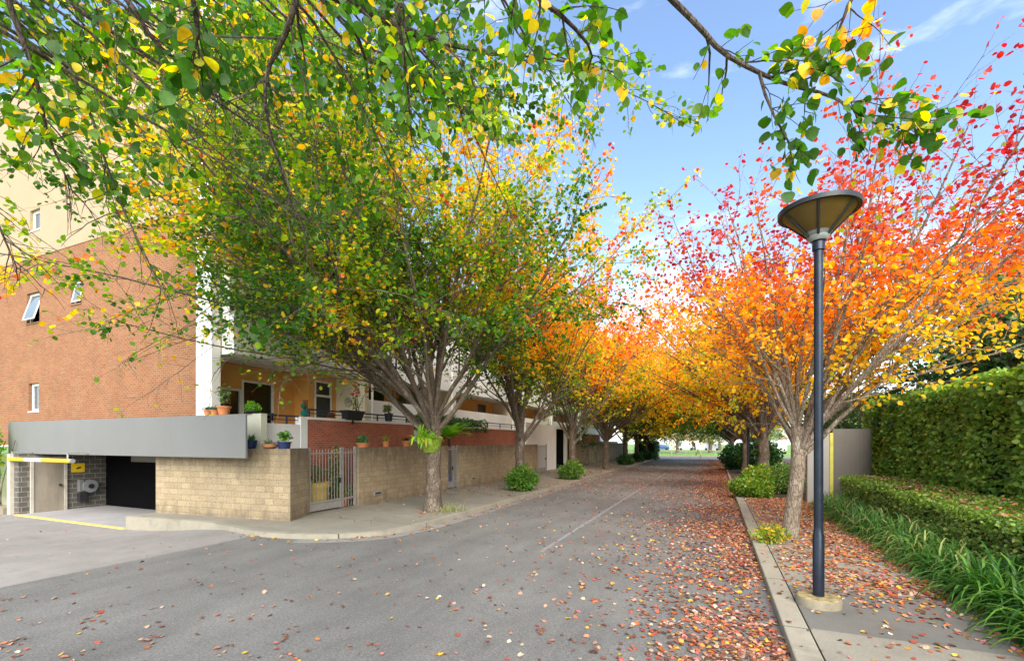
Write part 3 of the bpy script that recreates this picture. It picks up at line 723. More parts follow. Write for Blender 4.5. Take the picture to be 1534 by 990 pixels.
# ================================================================== POTS AND PLANTS
def blob_leaves(name, c, rad, n, size, col, parent, r, mat='hedge_leaf', alt=None, p=.2, shell=.55, up=.4, width=1.0, tmpl=T_SMALL, jit=.3, lump=0):
    u = norm(r.normal(size=(n, 3))); 
    k = (shell + (1 - shell) * r.random(n) ** .6)
    if lump: k = k * (1 + lump * wob(u, 3.0, int(r.integers(1e6))))
    P = np.array(c) + u * k[:, None] * np.array(rad)
    D = norm(u + r.normal(size=(n, 3)) * .7 + np.array((0, 0, .1))); N = norm(u * .7 + np.array((0, 0, up)) + r.normal(size=(n, 3)) * .5)
    S = size * r.uniform(.6, 1.3, n)
    return leaves_mesh(name, P, D, N, S, tone(col, n, r, jit, alt, p), mat, parent, tmpl, width=width)
def blades(name, c, r, n, L, w, col, parent, spread=.08, arch=1.0, mat='blade', alt=None, p=.1, seg=4, up0=(.5, 1.3), loc=(0, 0, 0)):
    c = np.atleast_2d(np.array(c, float)); m = len(c) * n
    P0 = np.repeat(c, n, 0) + np.concatenate([r.normal(size=(m, 2)) * spread, np.zeros((m, 1))], 1)
    az = r.random(m) * 2 * PI; el = r.uniform(*up0, m)
    d = np.stack([np.cos(az) * np.cos(el), np.sin(az) * np.cos(el), np.sin(el)], 1)
    Ls = L * r.uniform(.55, 1.2, m); sd = np.stack([-np.sin(az), np.cos(az), np.zeros(m)], 1)
    pts = []; q = P0.copy()
    for i in range(seg + 1):
        pts.append(q.copy()); d = norm(d + np.array((0, 0, -arch * 1.1 / seg)) * (i + .5) / seg * 2); q = q + d * (Ls / seg)[:, None]
    V = np.zeros((m, (seg + 1) * 2, 3))
    for i in range(seg + 1):
        ww = w * (1 - (i / seg) ** 2 * .93); V[:, 2 * i] = pts[i] - sd * ww; V[:, 2 * i + 1] = pts[i] + sd * ww
    k = (seg + 1) * 2
    F = (np.array([(2 * i, 2 * i + 1, 2 * i + 3, 2 * i + 2) for i in range(seg)])[None] + (np.arange(m) * k)[:, None, None]).reshape(-1, 4)
    C = np.repeat(tone(col, m, r, .35, alt, p), k, 0)
    off = np.array(OFF[parent.name]) if parent is not None else np.array(loc, float)
    return raw_quads(name, V.reshape(-1, 3) - off, F, C, mat, parent, loc)
PR = np.random.default_rng(21)
POTG = 'planted pots on the walls and terraces'
def pot(label, x, y, z, r0, h, mat, plant, taper=.72, name='plant_pot', col=(.06, .16, .03), psize=.22, rim=True):
    t = thing(name, label, 'plant pot', (x, y, z), POTG)
    pr = [(r0 * taper, 0), (r0 * .98, h * .82), (r0 * 1.1, h * .83), (r0 * 1.1, h), (r0 * .93, h), (r0 * .9, h * .85)] if rim else [(r0 * taper, 0), (r0 * .9, h * .35), (r0, h), (r0 * .93, h), (r0 * .88, h * .8)]
    build('pot', Geo().lathe(pr, (x, y, z), 22), mat, t, smooth=True)
    build('soil', Geo().lathe([(r0 * .9, h * .82), (r0 * .5, h * .86)], (x, y, z), 14), 'soil', t)
    c = (x, y, z + h)
    if plant == 'bush': blob_leaves('foliage', (x, y, z + h + psize * .6), (psize, psize, psize * .75), 260, .07, col, t, PR, shell=.2)
    elif plant == 'grass': blades('foliage', c, PR, 110, psize, .007, col, t, r0 * .5, .7)
    elif plant == 'rosette': blades('foliage', c, PR, 40, psize, .02, col, t, r0 * .3, .9)
    elif plant == 'shrub':
        g = Geo(); LP = []; LD = []
        for k in range(6):
            q = path(c, (PR.normal() * .3, PR.normal() * .3, 1), psize * PR.uniform(.7, 1.1), 4, .1, .12, PR); g.tube(q, np.linspace(.012, .005, 5), 4)
            for s in np.linspace(.35, 1, 9): a, d = at(q, s); LP.append(a); LD.append(side_dir(d, R(60), PR))
        build('stems', g, 'bark_dark', t)
        P, D, N, S = leaf_set(np.array(LP), np.array(LD), PR, 3, .05, .10); leaves_mesh('foliage', P, D, N, S, tone(col, len(P), PR, .35, (.35, .06, .05), .12), 'hedge_leaf', t)
    return t
pot('terracotta pot of blue green tufts at the left end of the fascia ledge', -14.72, 9.73, 3.42, .14, .17, 'terracotta', 'grass', col=(.06, .13, .06), psize=.2)
pot('terracotta pot of tufts close against its twin on the fascia ledge', -14.40, 9.73, 3.42, .14, .16, 'terracotta', 'grass', col=(.07, .14, .06), psize=.2)
pot('square shouldered terracotta pot with a small leafy shrub on the fascia ledge', -14.0, 9.73, 3.42, .19, .27, 'terracotta', 'shrub', col=(.12, .20, .05), psize=.52)
pot('low dark bowl of bright green leaves on the olive parapet end', -14.35, 10.98, 3.53, .24, .09, 'black_plastic', 'bush', .85, col=(.16, .36, .03), psize=.24)
pot('round dark blue glazed pot with trailing leaves on the beige wall', -13.78, 10.5, 2.37, .18, .27, 'blue_glaze', 'rosette', .6, col=(.08, .19, .04), psize=.3, rim=False)
pot('wide brown clay bowl of succulents on the beige wall', -13.02, 10.57, 2.37, .25, .15, 'brown_clay', 'rosette', .55, col=(.15, .2, .1), psize=.2, rim=False)
pot('navy glazed planter with red tipped leaves near the wall corner', -12.45, 10.62, 2.37, .2, .22, 'blue_glaze', 'shrub', .85, col=(.12, .26, .04), psize=.3)
pot('wide terracotta bowl of green cushions on the wall beside the gate', -12.72, 14.5, 2.37, .26, .17, 'terracotta', 'bush', .75, col=(.06, .2, .06), psize=.2)
pot('terracotta pot with yellow green leaves, middle of the wall top', -12.75, 15.95, 2.37, .15, .23, 'terracotta', 'rosette', col=(.3, .34, .04), psize=.34)
pot('terracotta pot with a dark spiky plant nearest the tree trunk', -12.75, 17.35, 2.37, .18, .26, 'terracotta', 'rosette', col=(.03, .07, .03), psize=.22)
pot('charcoal pot with a bushy plant hung on the navy railing', XT + .05, 17.9, 3.55, .19, .36, 'black_plastic', 'shrub', .8, col=(.16, .26, .08), psize=.45)
t = pot('big mustard ribbed pot with green leaves behind the wide gate', -13.45, 12.75, .1, .52, 1.02, 'mustard_clay', 'bush', .85, col=(.04, .17, .03), psize=.42)
pot('small terracotta pot at the foot of the gate side panel', -13.2, 13.95, .1, .2, .28, 'terracotta', 'bush', col=(.10, .25, .03), psize=.5)
pot('small bowl of reddish leaves on the white coping by the back door', XT - .55, 14.9, 3.45, .16, .14, 'brown_clay', 'bush', col=(.25, .10, .04), psize=.14)
# rose trough on railing
t = thing('rose_trough', 'black trough planter with a pink rose bush hooked on the railing', 'planter', (XT + .06, 15.5, 3.5), POTG)
g = Geo(); y0, y1 = 15.0, 16.05
g.add([(XT - .08, y0 + .1, 3.5), (XT + .16, y0 + .1, 3.5), (XT + .16, y1 - .1, 3.5), (XT - .08, y1 - .1, 3.5), (XT - .14, y0, 3.86), (XT + .24, y0, 3.86), (XT + .24, y1, 3.86), (XT - .14, y1, 3.86)], [(0, 3, 2, 1), (4, 5, 6, 7), (0, 1, 5, 4), (1, 2, 6, 5), (2, 3, 7, 6), (3, 0, 4, 7)])
g.box(XT - .17, XT + .27, y0 - .03, y1 + .03, 3.862, 3.9); g.box(XT + .0, XT + .08, 15.48, 15.56, 3.33, 3.498)
build('trough', g, 'black_plastic', t, bev=.01)
g = Geo(); LP = []; LD = []; tips = []
for k in range(7):
    q = path((XT + .05, 15.8 + PR.normal() * .06, 3.9), (PR.normal() * .22, PR.normal() * .22 + .05, 1), PR.uniform(.6, 1.15), 6, .1, .1, PR); g.tube(q, np.linspace(.014, .006, 7), 5); tips.append(q[-1])
    for s in np.linspace(.2, 1, 8): a, d = at(q, s); LP.append(a); LD.append(side_dir(d, R(60), PR))
build('stems', g, 'bark_dark', t)
P, D, N, S = leaf_set(np.array(LP), np.array(LD), PR, 2, .05, .09); leaves_mesh('foliage', P, D, N, S, tone((.2, .25, .05), len(P), PR, .3, (.4, .12, .06), .25), 'hedge_leaf', t)
for q in tips[:5]:
    g = Geo(); g.lathe([(.02, -.05), (.09, -.01), (.10, .04), (.05, .08), (.01, .09)], q, 10); g.lathe([(.05, .0), (.075, .05), (.04, .1)], q + np.array((.01, .02, .0)), 8, False); build('flower', g, 'pink_petal', t, smooth=True)
t = thing('storage_crate', 'blue plastic crate standing behind the second gate', 'crate', (-13.3, 21.3, .1))
g = B(-13.7, -12.95, 20.95, 21.75, .1, .75); build('tub', g, 'blue_plastic', t, bev=.02); build('lid', B(-13.74, -12.91, 20.91, 21.79, .752, .8), 'blue_plastic', t, bev=.015)
t = thing('lattice_plant', 'leafy climber with yellow flowers behind the gate side panel', 'plant', (-13.3, 13.6, .1))
blob_leaves('foliage', (-13.4, 13.75, 1.35), (.28, .35, 1.15), 420, .10, (.06, .17, .03), t, PR, alt=(.55, .42, .02), p=.14, shell=.2)
build('stem', Geo().tube([(-13.4, 13.75, .1), (-13.42, 13.8, 1.3), (-13.38, 13.75, 2.3)], .02, 6), 'bark_dark', t)
# climber at far left
t = thing('climbing_vine', 'bright green vine at the left end of the grey fascia', 'vine', (-27.2, 9.2, -.3))
gv = Geo()
for k in range(4): gv.tube(path((-27.3 + k * .2, 9.15, -.2), (PR.normal() * .1, -.02, 1), 2.9, 8, .1, .06, PR), .015, 4)
build('stems', gv, 'bark_dark', t)
n = 2300; P = np.stack([PR.uniform(-29.2, -26.7, n), PR.uniform(8.85, 9.3, n), .2 + 3.4 * PR.random(n) ** .8], 1); P[:, 0] += -.5 * np.abs(P[:, 2] - 2.2) * .6
leaves_mesh('foliage', P, PR.normal(size=(n, 3)) + np.array((0, -.5, -.3)), PR.normal(size=(n, 3)) * .5 + np.array((.3, -1, .6)), .14 * PR.uniform(.6, 1.3, n), tone((.12, .3, .03), n, PR, .35, (.4, .4, .03), .12), 'leaf', t)

# staghorn fern, tree fern, terrace hedge
t = thing('staghorn_fern', 'bright lime staghorn fern growing on the first street tree trunk', 'fern', (-9.2, 13.75, 2.5))
blades('fronds', (-9.22, 13.62, 2.72), PR, 54, .62, .04, (.20, .42, .03), t, .16, 1.2, seg=5, up0=(.4, 1.4), alt=(.35, .45, .04), p=.25)
g = Geo(); g.lathe([(.22, -.5), (.30, -.40), (.37, -.12), (.42, .06), (.33, .07), (.16, .0)], (-9.2, 13.98, 2.7), 18); o = build('shield_frond', g, 'fern_shield', t, smooth=True)
blades('skirt', (-9.3, 13.75, 2.72), PR, 46, .55, .06, (.24, .44, .03), t, .2, 2.2, up0=(-.1, .5), alt=(.4, .42, .05), p=.3)
t = thing('tree_fern', 'bright green arching fern rising above the second gate', 'fern', (-13.5, 22.2, .1))
build('stem', Geo().tube([(-13.5, 22.2, .1), (-13.48, 22.25, 1.6), (-13.45, 22.2, 2.75)], [.12, .09, .07], 10), 'bark_dark', t, smooth=True)
c0 = np.array((-13.45, 22.2, 2.75)); VV = []; LPs = []; LDs = []; gst = Geo()
for k in range(24):
    az = k * 2.4; q = path(c0, (math.cos(az), math.sin(az), PR.uniform(.35, 1.3)), PR.uniform(1.3, 1.9), 10, -.3, .02, PR, .9); gst.tube(q, np.linspace(.012, .004, 11), 4)
    for s in np.linspace(.12, 1, 34):
        a, d = at(q, s); sd = norm(np.cross(d, (0, 0, 1.)))
        for sg in (-1, 1): LPs.append(a); LDs.append(sd * sg + d * .5 + np.array((0, 0, -.1)))
build('midribs', gst, 'lime_edge', t)
n = len(LPs); leaves_mesh('fronds', np.array(LPs), np.array(LDs), np.tile((0, 0, 1.), (n, 1)) + PR.normal(size=(n, 3)) * .2, .2 * PR.uniform(.7, 1.2, n), tone((.18, .42, .03), n, PR, .3), 'leaf', t, width=.32)

def hedge(name, label, x0, x1, y0, y1, z0, z1, n, size, col, alt, p, litter=0, seed=3, wobble=.08, grp=None, cat='hedge', depth=.25, core=(.26, .26, .2), top_alt=None):
    r = np.random.default_rng(seed)
    t = thing(name, label, cat, ((x0 + x1) / 2, (y0 + y1) / 2, z0), grp)
    build('branches', B(x0 + core[0], x1 - core[0], y0 + core[1], y1 - core[1], z0, z1 - core[2]), 'hedge_shade_core', t)  # solid dark box in place of branches; inner shade put into its colour
    ar = np.array([(y1 - y0) * (z1 - z0)] * 2 + [(x1 - x0) * (z1 - z0)] * 2 + [(x1 - x0) * (y1 - y0)]); cnt = (ar / ar.sum() * n).astype(int)
    Ps = []; Ns = []
    for k, m_ in enumerate(cnt):
        u, v_ = r.random(m_), r.random(m_); X = x0 + (x1 - x0) * u; Y = y0 + (y1 - y0) * (u if k < 2 else v_); Z = z0 + (z1 - z0) * v_
        if k == 0: P = np.stack([np.full(m_, x0), Y, Z], 1); N = (-1, 0, 0)
        elif k == 1: P = np.stack([np.full(m_, x1), Y, Z], 1); N = (1, 0, 0)
        elif k == 2: P = np.stack([X, np.full(m_, y0), Z], 1); N = (0, -1, 0)
        elif k == 3: P = np.stack([X, np.full(m_, y1), Z], 1); N = (0, 1, 0)
        else: P = np.stack([X, Y, np.full(m_, z1)], 1); N = (0, 0, 1)
        N = np.array(N, float); dep = r.random(m_) ** 1.3 * depth - .06 * r.random(m_)
        w = wob(P, 2.2, seed + 5) * wobble + wob(P, 7, seed + 9) * wobble * .5
        P = P + N * (w - dep)[:, None]; Ps.append(P); Ns.append(np.tile(N, (m_, 1)))
    P = np.concatenate(Ps); N = np.concatenate(Ns); m_ = len(P)
    D = norm(r.normal(size=(m_, 3)) * .8 + N * .5 + np.array((0, 0, -.15))); NN = norm(N * .55 + np.array((0, 0, .55)) + r.normal(size=(m_, 3)) * .45)
    C = tone(col, m_, r, .4, alt, p)
    if top_alt is not None:
        k = (P[:, 2] > z1 - .18) & (r.random(m_) < .55); C[k] = tone(top_alt, k.sum(), r, .3)
    leaves_mesh('foliage', P, D, NN, size * r.uniform(.6, 1.3, m_), C, 'hedge_leaf', t)
    if litter:
        q = np.stack([x0 + .08 + (x1 - x0 - .16) * r.random(litter), y0 + (y1 - y0) * r.random(litter), np.full(litter, z1 + .05) + .03 * r.random(litter)], 1)
        tt = r.uniform(.5, 1.0, litter); leaves_mesh('fallen_leaf_cover', q, np.concatenate([r.normal(size=(litter, 2)), np.zeros((litter, 1))], 1), np.array((0, 0, 1.)) + r.normal(size=(litter, 3)) * .3, .09 * r.uniform(.7, 1.2, litter), litter_col(litter, r), 'dry_leaf', t, T_DRY)
    return t
plain('hedge_shade_core', (.035, .032, .016), .95, .3, 6, bmp=.5)
LIT = np.array([(.62, .40, .28), (.70, .50, .36), (.52, .26, .16), (.45, .10, .06), (.62, .16, .05), (.70, .34, .05), (.74, .48, .05), (.16, .075, .045), (.26, .12, .07), (.66, .55, .42), (.55, .20, .20)])
def litter_col(n, r, w=None):
    w = np.array(w if w is not None else (10, 4, 20, 20, 9, 7, 4, 15, 20, 3, 6), float); i = r.choice(len(LIT), n, p=w / w.sum())
    return np.clip(LIT[i] * .78 * (1 + .3 * (r.random((n, 1)) * 2 - 1)), 0, 1)
hedge('terrace_hedge', 'clipped dark green hedge on the terrace behind the first tree', XT - .75, XT + .1, 20.3, 28.2, 3.2, 3.95, 5200, .10, (.04, .11, .03), (.2, .25, .12), .25, seed=31)

# ================================================================== RIGHT GARDEN
hedge('tall_hedge', 'tall dense dark green hedge along the right garden', 6.4, 8.2, 3.0, 26.6, .1, 4.3, 70000, .12, (.16, .31, .05), (.33, .48, .08), .3, 500, 41, .10, top_alt=(.30, .46, .05))
hedge('low_hedge', 'low clipped box hedge with fallen leaves along its top', 4.45, 6.05, 3.0, 21.6, .1, 1.25, 60000, .062, (.14, .235, .045), (.30, .37, .08), .32, 900, 42, .05, depth=.16, core=(.17, .17, .14), top_alt=(.2, .34, .04))
hedge('clipped_hedge', 'dark clipped hedge seen beyond the grey feature wall', 5.2, 9.5, 33, 36, .1, 5.3, 9000, .13, (.04, .12, .025), (.1, .2, .04), .2, 100, 43, .08, top_alt=(.3, .36, .04))
# liriope border
r = np.random.default_rng(77)
cl = []
for y in np.arange(3.2, 20.6, .52):
    for x in (3.80, 4.15): cl.append((x + r.normal() * .07, y + r.normal() * .07, .11))
cl = np.array(cl)
far = cl[:, 1] > 10
o1 = blades('border_grass', cl[~far], r, 135, .98, .026, (.035, .125, .016), None, .07, 2.7, seg=8, alt=(.13, .28, .04), p=.35, up0=(.5, 1.5)); props(o1, 'deep green strappy grass clumps spilling over the footpath edge', 'grass', kind='stuff')
o1 = blades('border_grass', cl[far], r, 120, .92, .021, (.065, .185, .03), None, .08, 2.5, seg=6, alt=(.40, .42, .14), p=.2, up0=(.55, 1.5)); props(o1, 'paler strappy grass border by the grey feature wall', 'grass', kind='stuff')
# feature wall
t = thing('feature_wall', 'grey rendered entrance wall with lime edge and curved dark side beside the tall hedge', 'wall', (4.5, 22.4, 0))
build('front_panel', B(3.42, 4.18, 22.2, 22.45, 0, 2.92), 'grey_wall_paint', t, bev=.01)
build('lime_edge', B(4.183, 4.30, 22.17, 22.42, 0, 2.94), 'lime_edge', t, bev=.005)
cv = [(4.303 + 1.65 * math.sin(a), 22.3 + 1.7 * (1 - math.cos(a))) for a in np.linspace(0, PI / 2, 14)]
g = strip(cv, 0, .22, 0, 3.1); build('curved_side', g, 'dark_grey_wall', t)

# street lamps
def lamp(x, y, label):
    t = thing('street_lamp', label, 'street lamp', (x, y, ZP), 'conical street lamps on the garden side')
    z = ZP
    build('pole', Geo().lathe([(.078, .10), (.078, 1.05), (.066, 1.08), (.063, 1.2), (.062, 5.35), (.085, 5.36), (.085, 5.5), (.075, 5.52)], (x, y, z), 20), 'lamp_metal', t, smooth=True)
    b_ = build('base', Geo().lathe([(.30, -.02), (.30, .10), (.285, .125)], (x, y, z), 30), 'stone_base', t, smooth=True); build('moss_cap', Geo().lathe([(.285, .126), (.27, .136), (.079, .14)], (x, y, z), 30, False), 'moss_stone', b_)
    z0, z1 = z + 5.58, z + 5.96; r0, r1 = .13, .51
    build('collar', Geo().lathe([(.11, 5.50), (.135, 5.53), (.15, 5.575), (.11, 5.58)], (x, y, z), 24), 'galvanised', t, smooth=True)
    sh = build('lamp_shade', Geo().lathe([(r0, z0), (r1, z1), (r1 - .012, z1 + .004), (r0 - .012, z0 + .01)], (x, y, 0), 40, False), 'amber_glass', t, smooth=True)
    gr = Geo()
    for k in range(6):
        a = k * PI / 3 + .35; p0 = (x + (r0 + .008) * math.cos(a), y + (r0 + .008) * math.sin(a), z0 - .01); p1 = (x + (r1 + .008) * math.cos(a), y + (r1 + .008) * math.sin(a), z1)
        build('rib', Geo().tube([p0, p1], .02, 6), 'dark_metal', sh)
    build('rim', Geo().lathe([(r1 - .02, z1 - .03), (r1 + .03, z1 - .035), (r1 + .035, z1 + .03), (r1 - .02, z1 + .05)], (x, y, 0), 40, False), 'dark_metal', sh, smooth=True)
    build('reflector_ring', Geo().lathe([(r0 + .01, z0 + .005), (r0 + .05, z0 + .05)], (x, y, 0), 30, False), 'galvanised', sh, smooth=True)
    build('cover', Geo().lathe([(r1 - .02, z1 + .04), (r1 * .6, z1 + .09), (.05, z1 + .12)], (x, y, 0), 32), 'dark_metal', sh, smooth=True)
lamp(1.43, 8.35, 'black conical street lamp on a round mossy base, nearest on the footpath')
lamp(1.55, 26.9, 'distant black street lamp pole behind the low shrubs')

# shrubs
def shrub(name, label, c, rad, n, size, col, alt, p, seed, group=None, width=1.0, spiky=0):
    r = np.random.default_rng(seed)
    t = thing(name, label, 'shrub', (c[0], c[1], ZP), group)
    g = Geo()
    for k in range(9):
        q = path((c[0] + r.normal() * .1, c[1] + r.normal() * .1, ZP - .03), (r.normal() * .5, r.normal() * .5, 1), rad[2] * 1.4, 5, .1, .1, r); g.tube(q, np.linspace(.02, .006, 6), 5)
    build('stems', g, 'bark_dark', t)
    blob_leaves('foliage', (c[0], c[1], ZP + rad[2] * .9), rad, n, size, col, t, r, alt=alt, p=p, shell=.35, lump=.16, width=width, jit=.4)
    if spiky: blades('sprays', (c[0], c[1], ZP + rad[2] * .5), r, spiky, rad[2] * 1.6, .022, col, t, rad[0] * .35, .6, alt=alt, p=.3, up0=(.3, 1.4))
SG = 'shrubs around the street tree bases'
shrub('street_shrub', 'rounded bright green shrub under the second street tree', (-8.95, 21.9), (.85, .85, .62), 3000, .13, (.07, .19, .02), (.25, .32, .04), .2, 51, SG, .55, 160)
shrub('street_shrub', 'rounded green shrub in front of the dark doorway', (-8.75, 29.8), (.85, .8, .6), 2400, .14, (.10, .22, .04), (.25, .33, .06), .25, 52, SG, .6, 120)
shrub('street_shrub', 'dark green shrub at the fifth street tree', (-8.8, 50.2), (.9, .9, .55), 1200, .17, (.03, .09, .02), (.08, .17, .03), .2, 53, SG)
shrub('street_shrub', 'dark shrub at the base of the sixth street tree', (-8.8, 58.2), (.9, .9, .55), 1000, .18, (.025, .08, .015), (.08, .16, .03), .2, 54, SG)
shrub('street_shrub', 'dark shrub under the last left tree', (-8.7, 65.5), (1, 1, .6), 1000, .2, (.025, .07, .015), (.06, .14, .03), .2, 55, SG)
shrub('garden_shrub', 'spreading yellow green shrub mound at the kerb behind the first garden tree', (1.5, 23.6), (1.0, 1.0, .45), 4200, .11, (.12, .25, .025), (.36, .40, .04), .3, 56, None, .8, 60)
shrub('garden_shrub', 'taller lime shrub behind the kerbside mound', (1.9, 25.4), (.8, .8, .7), 2200, .12, (.18, .32, .03), (.4, .42, .05), .3, 57)
shrub('garden_shrub', 'soft grassy green bush beside the grey feature wall', (3.0, 25.6), (1.0, 1.0, .75), 2600, .14, (.12, .24, .05), (.3, .4, .1), .3, 58, None, .4, 140)
shrub('garden_shrub', 'dark bushy evergreen at the far right kerb', (1.6, 46.5), (1.2, 2.5, 1.15), 3600, .18, (.02, .07, .015), (.05, .15, .03), .25, 59)
shrub('garden_shrub', 'big dark evergreen mass beyond the second lamp', (3.2, 41), (1.5, 2.2, 1.5), 3600, .18, (.03, .10, .02), (.08, .2, .03), .25, 60)
shrub('tree_base_plant', 'small yellow green plant at the foot of the first garden tree', (1.25, 13.1), (.42, .38, .2), 420, .10, (.2, .3, .03), (.6, .42, .04), .35, 61, None, .5, 70)
t = thing('grass_tuft', 'pale wispy grass tuft beside the first street tree trunk', 'grass tuft', (-8.75, 14.3, ZP))
blades('blades', (-8.75, 14.3, ZP), PR, 260, .42, .008, (.25, .32, .12), t, .22, .9, alt=(.5, .45, .25), p=.4)
# box hedge block far left end
hedge('box_hedge', 'square dark hedge block at the far end of the beige walls', -10.4, -7.6, 67.5, 71.5, .1, 2.6, 5000, .16, (.04, .11, .03), (.15, .25, .05), .2, 0, 45, .1)

# ================================================================== TREES
def cf(base, zlo, zhi, tz, grad=(0, 0, 0), c0=(0, 0, 0), noise_=.2, seed=1, jitter=.10, low=0):
    def f(P, r):
        z = np.clip((P[:, 2] - zlo) / (zhi - zlo), 0, 1)
        t = base + tz * z + (P - np.array(c0)) @ np.array(grad) + noise_ * wob(P, 1.1, seed) + .6 * noise_ * wob(P, 3.2, seed + 1) + r.normal(size=len(P)) * jitter
        return autumn(t, r)
    return f
# T1 - the big one
def t1keep(P):
    k = np.where(P[:, 0] < -8, np.interp(P[:, 2], [4.3, 5.1, 6.0], [.06, .4, 1]), np.interp(P[:, 2], [3.6, 4.6], [.3, 1]))
    d = np.linalg.norm(P - np.array((-9.15, 14.1, 3.6)), axis=1)
    k = k * np.interp(d, [1.4, 2.6, 4.2], [.12, .6, 1])
    return k * np.clip(.80 + .48 * wob(P, 1.7, 301) + .25 * wob(P, 4.5, 302), .05, 1)
def t1col(P, r):
    dx = P[:, 0] + 9.2; dy = P[:, 1] - 14.2
    out = np.clip((dx * .75 + dy * .35) / 7, -1, 1)            # towards the road / away from camera
    z = np.clip((P[:, 2] - 4) / 8, 0, 1)
    low = np.clip((7.2 - P[:, 2]) / 1.6, 0, 1) * np.clip((-dx - 3.0) / 2.5, 0, 1)
    t = .10 + .42 * np.clip(out, 0, 1) * z + .18 * z * z + .38 * low + .15 * wob(P, 1.0, 91) + .13 * wob(P, 2.8, 92) + r.normal(size=len(P)) * .08
    y = r.random(len(P)) < .13; t[y] += r.uniform(.15, .5, y.sum())
    return autumn(t, r)
l1 = fan(8, 38, 85, 9.6, 5)
l1 += [(205, 30, 10.2, .75), (224, 28, 10.4, .75), (242, 36, 11.2, .75), (190, 40, 9.6, .75), (262, 40, 11.2, .75), (215, 48, 11.4, .8), (236, 52, 12.2, .8), (252, 44, 12.6, .75), (270, 48, 12.4, .75), (226, 40, 12.2, .75), (262, 62, 12, .8), (296, 52, 9.6, .75), (20, 46, 7.5, .75), (350, 42, 7.4, .75), (325, 62, 10.4, .75), (200, 60, 11.0, .75), (160, 46, 8, .7), (212, 36, 11.0, .75), (233, 32, 11.6, .75), (248, 34, 11.4, .75), (198, 32, 9.8, .7)]
tree('big green and orange street tree with a lime fern on its trunk', (-9.2, 14.1, ZP), 11, 3.5, .265, l1, t1col, n1=11, L1=2.5, n2=7, L2=.74, per=1, size=.12, leaf_step=.042, lean=(.05, 0), keep=t1keep)
tree('green and orange street tree rising behind the rounded bright shrub, second on the left', (-9.4, 22.6, ZP), 12, 3.3, .25, fan(16, 42, 86, 8.4, 6), cf(.16, 5, 11, .40, (.05, 0, 0), (-9.4, 0, 0), .18, 12), n1=8, L1=2.5, n2=7, L2=.75, size=.14, leaf_step=.062, keep=lambda P: np.interp(P[:, 2], [3.6, 5.2, 6.5], [.25, .6, .95]))
tree('street tree with orange tinted crown beside the dark doorway, third on the left', (-9.0, 31.0, ZP), 13, 3.2, .25, fan(16, 42, 86, 8.6, 7), cf(.20, 5, 11, .40, (.035, 0, 0), (-9, 0, 0), .18, 22), n1=8, L1=2.5, n2=6, L2=.8, size=.165, leaf_step=.075, keep=lambda P: np.interp(P[:, 2], [3.6, 5.2, 6.5], [.25, .6, .95]))
tree('pale trunked street tree against the beige wall past the doorway, fourth on the left', (-8.9, 41.5, ZP), 14, 3.2, .25, fan(18, 32, 86, 8.6, 8) + [(5, 26, 8.5), (-25, 30, 8.5), (30, 32, 8), (-50, 30, 8), (-10, 44, 9)], cf(.25, 5, 11, .30, (.026, 0, 0), (-9, 0, 0), .15, 32), n1=7, L1=2.6, n2=5, L2=.9, size=.20, leaf_step=.095, keep=lambda P: np.interp(P[:, 2], [3.6, 5.2, 6.5], [.25, .6, .95]))
tree('dark trunked street tree with yellow road side leaves, fifth on the left', (-8.9, 50.8, ZP), 15, 3.2, .27, fan(18, 25, 86, 8.4, 9) + [(5, 26, 8.5), (-25, 30, 8.5), (30, 32, 8), (-50, 30, 8), (-10, 44, 9)], cf(.26, 4, 11, .12, (.030, 0, 0), (-9, 0, 0), .13, 42), n1=8, L1=2.5, n2=5, L2=.9, size=.19, leaf_step=.10, bark='bark_dark')
tree('dark trunked street tree, sixth on the left before the last one', (-8.9, 58.8, ZP), 16, 3.2, .27, fan(18, 22, 86, 8.4, 10) + [(5, 26, 8.5), (-25, 30, 8.5), (30, 32, 8), (-50, 30, 8), (-10, 44, 9)], cf(.22, 4, 11, .12, (.030, 0, 0), (-9, 0, 0), .13, 52), n1=7, L1=2.6, n2=5, L2=1.0, size=.22, leaf_step=.12, bark='bark_dark')
tree('last dark trunked street tree on the left before the far junction', (-8.8, 66.0, ZP), 17, 3.2, .27, fan(18, 18, 86, 8.4, 11) + [(5, 26, 8.5), (-25, 30, 8.5), (30, 32, 8), (-50, 30, 8), (-10, 44, 9)], cf(.10, 4, 11, .15, (.05, 0, 0), (-9, 0, 0), .14, 62), n1=7, L1=2.6, n2=5, L2=1.0, size=.24, leaf_step=.13, bark='bark_dark')
# R1
def r1col(P, r):
    z = np.interp(P[:, 2], [3.2, 4.8, 5.7, 6.5, 7.3, 8.8], [.43, .48, .56, .74, .90, 1.0])
    t = z + .08 * wob(P, 1.3, 71) + .04 * wob(P, 3, 72) + r.normal(size=len(P)) * .06
    g_ = r.random(len(P)) < .05; t[g_] = .3
    return autumn(t, r)
r1keep = lambda P: np.interp(P[:, 2], [3.4, 5, 6.5, 8, 9.5], [.7, .85, .75, .5, .3])
lr = [(200, 62, 6.0), (175, 55, 5.2), (150, 66, 6.4), (120, 58, 5.6), (90, 64, 6.2), (60, 56, 6.4), (30, 52, 7.6), (10, 44, 7.6), (345, 50, 8.2), (325, 56, 7.6), (300, 60, 6.2), (270, 66, 5.6), (240, 64, 5.4), (0, 62, 8.0), (45, 70, 7.2), (180, 74, 6.6), (90, 78, 6.8), (12, 36, 6.4), (160, 44, 4.2), (215, 46, 4.2), (100, 42, 5.0), (350, 70, 8.2), (355, 42, 7.8), (318, 50, 7.6)]
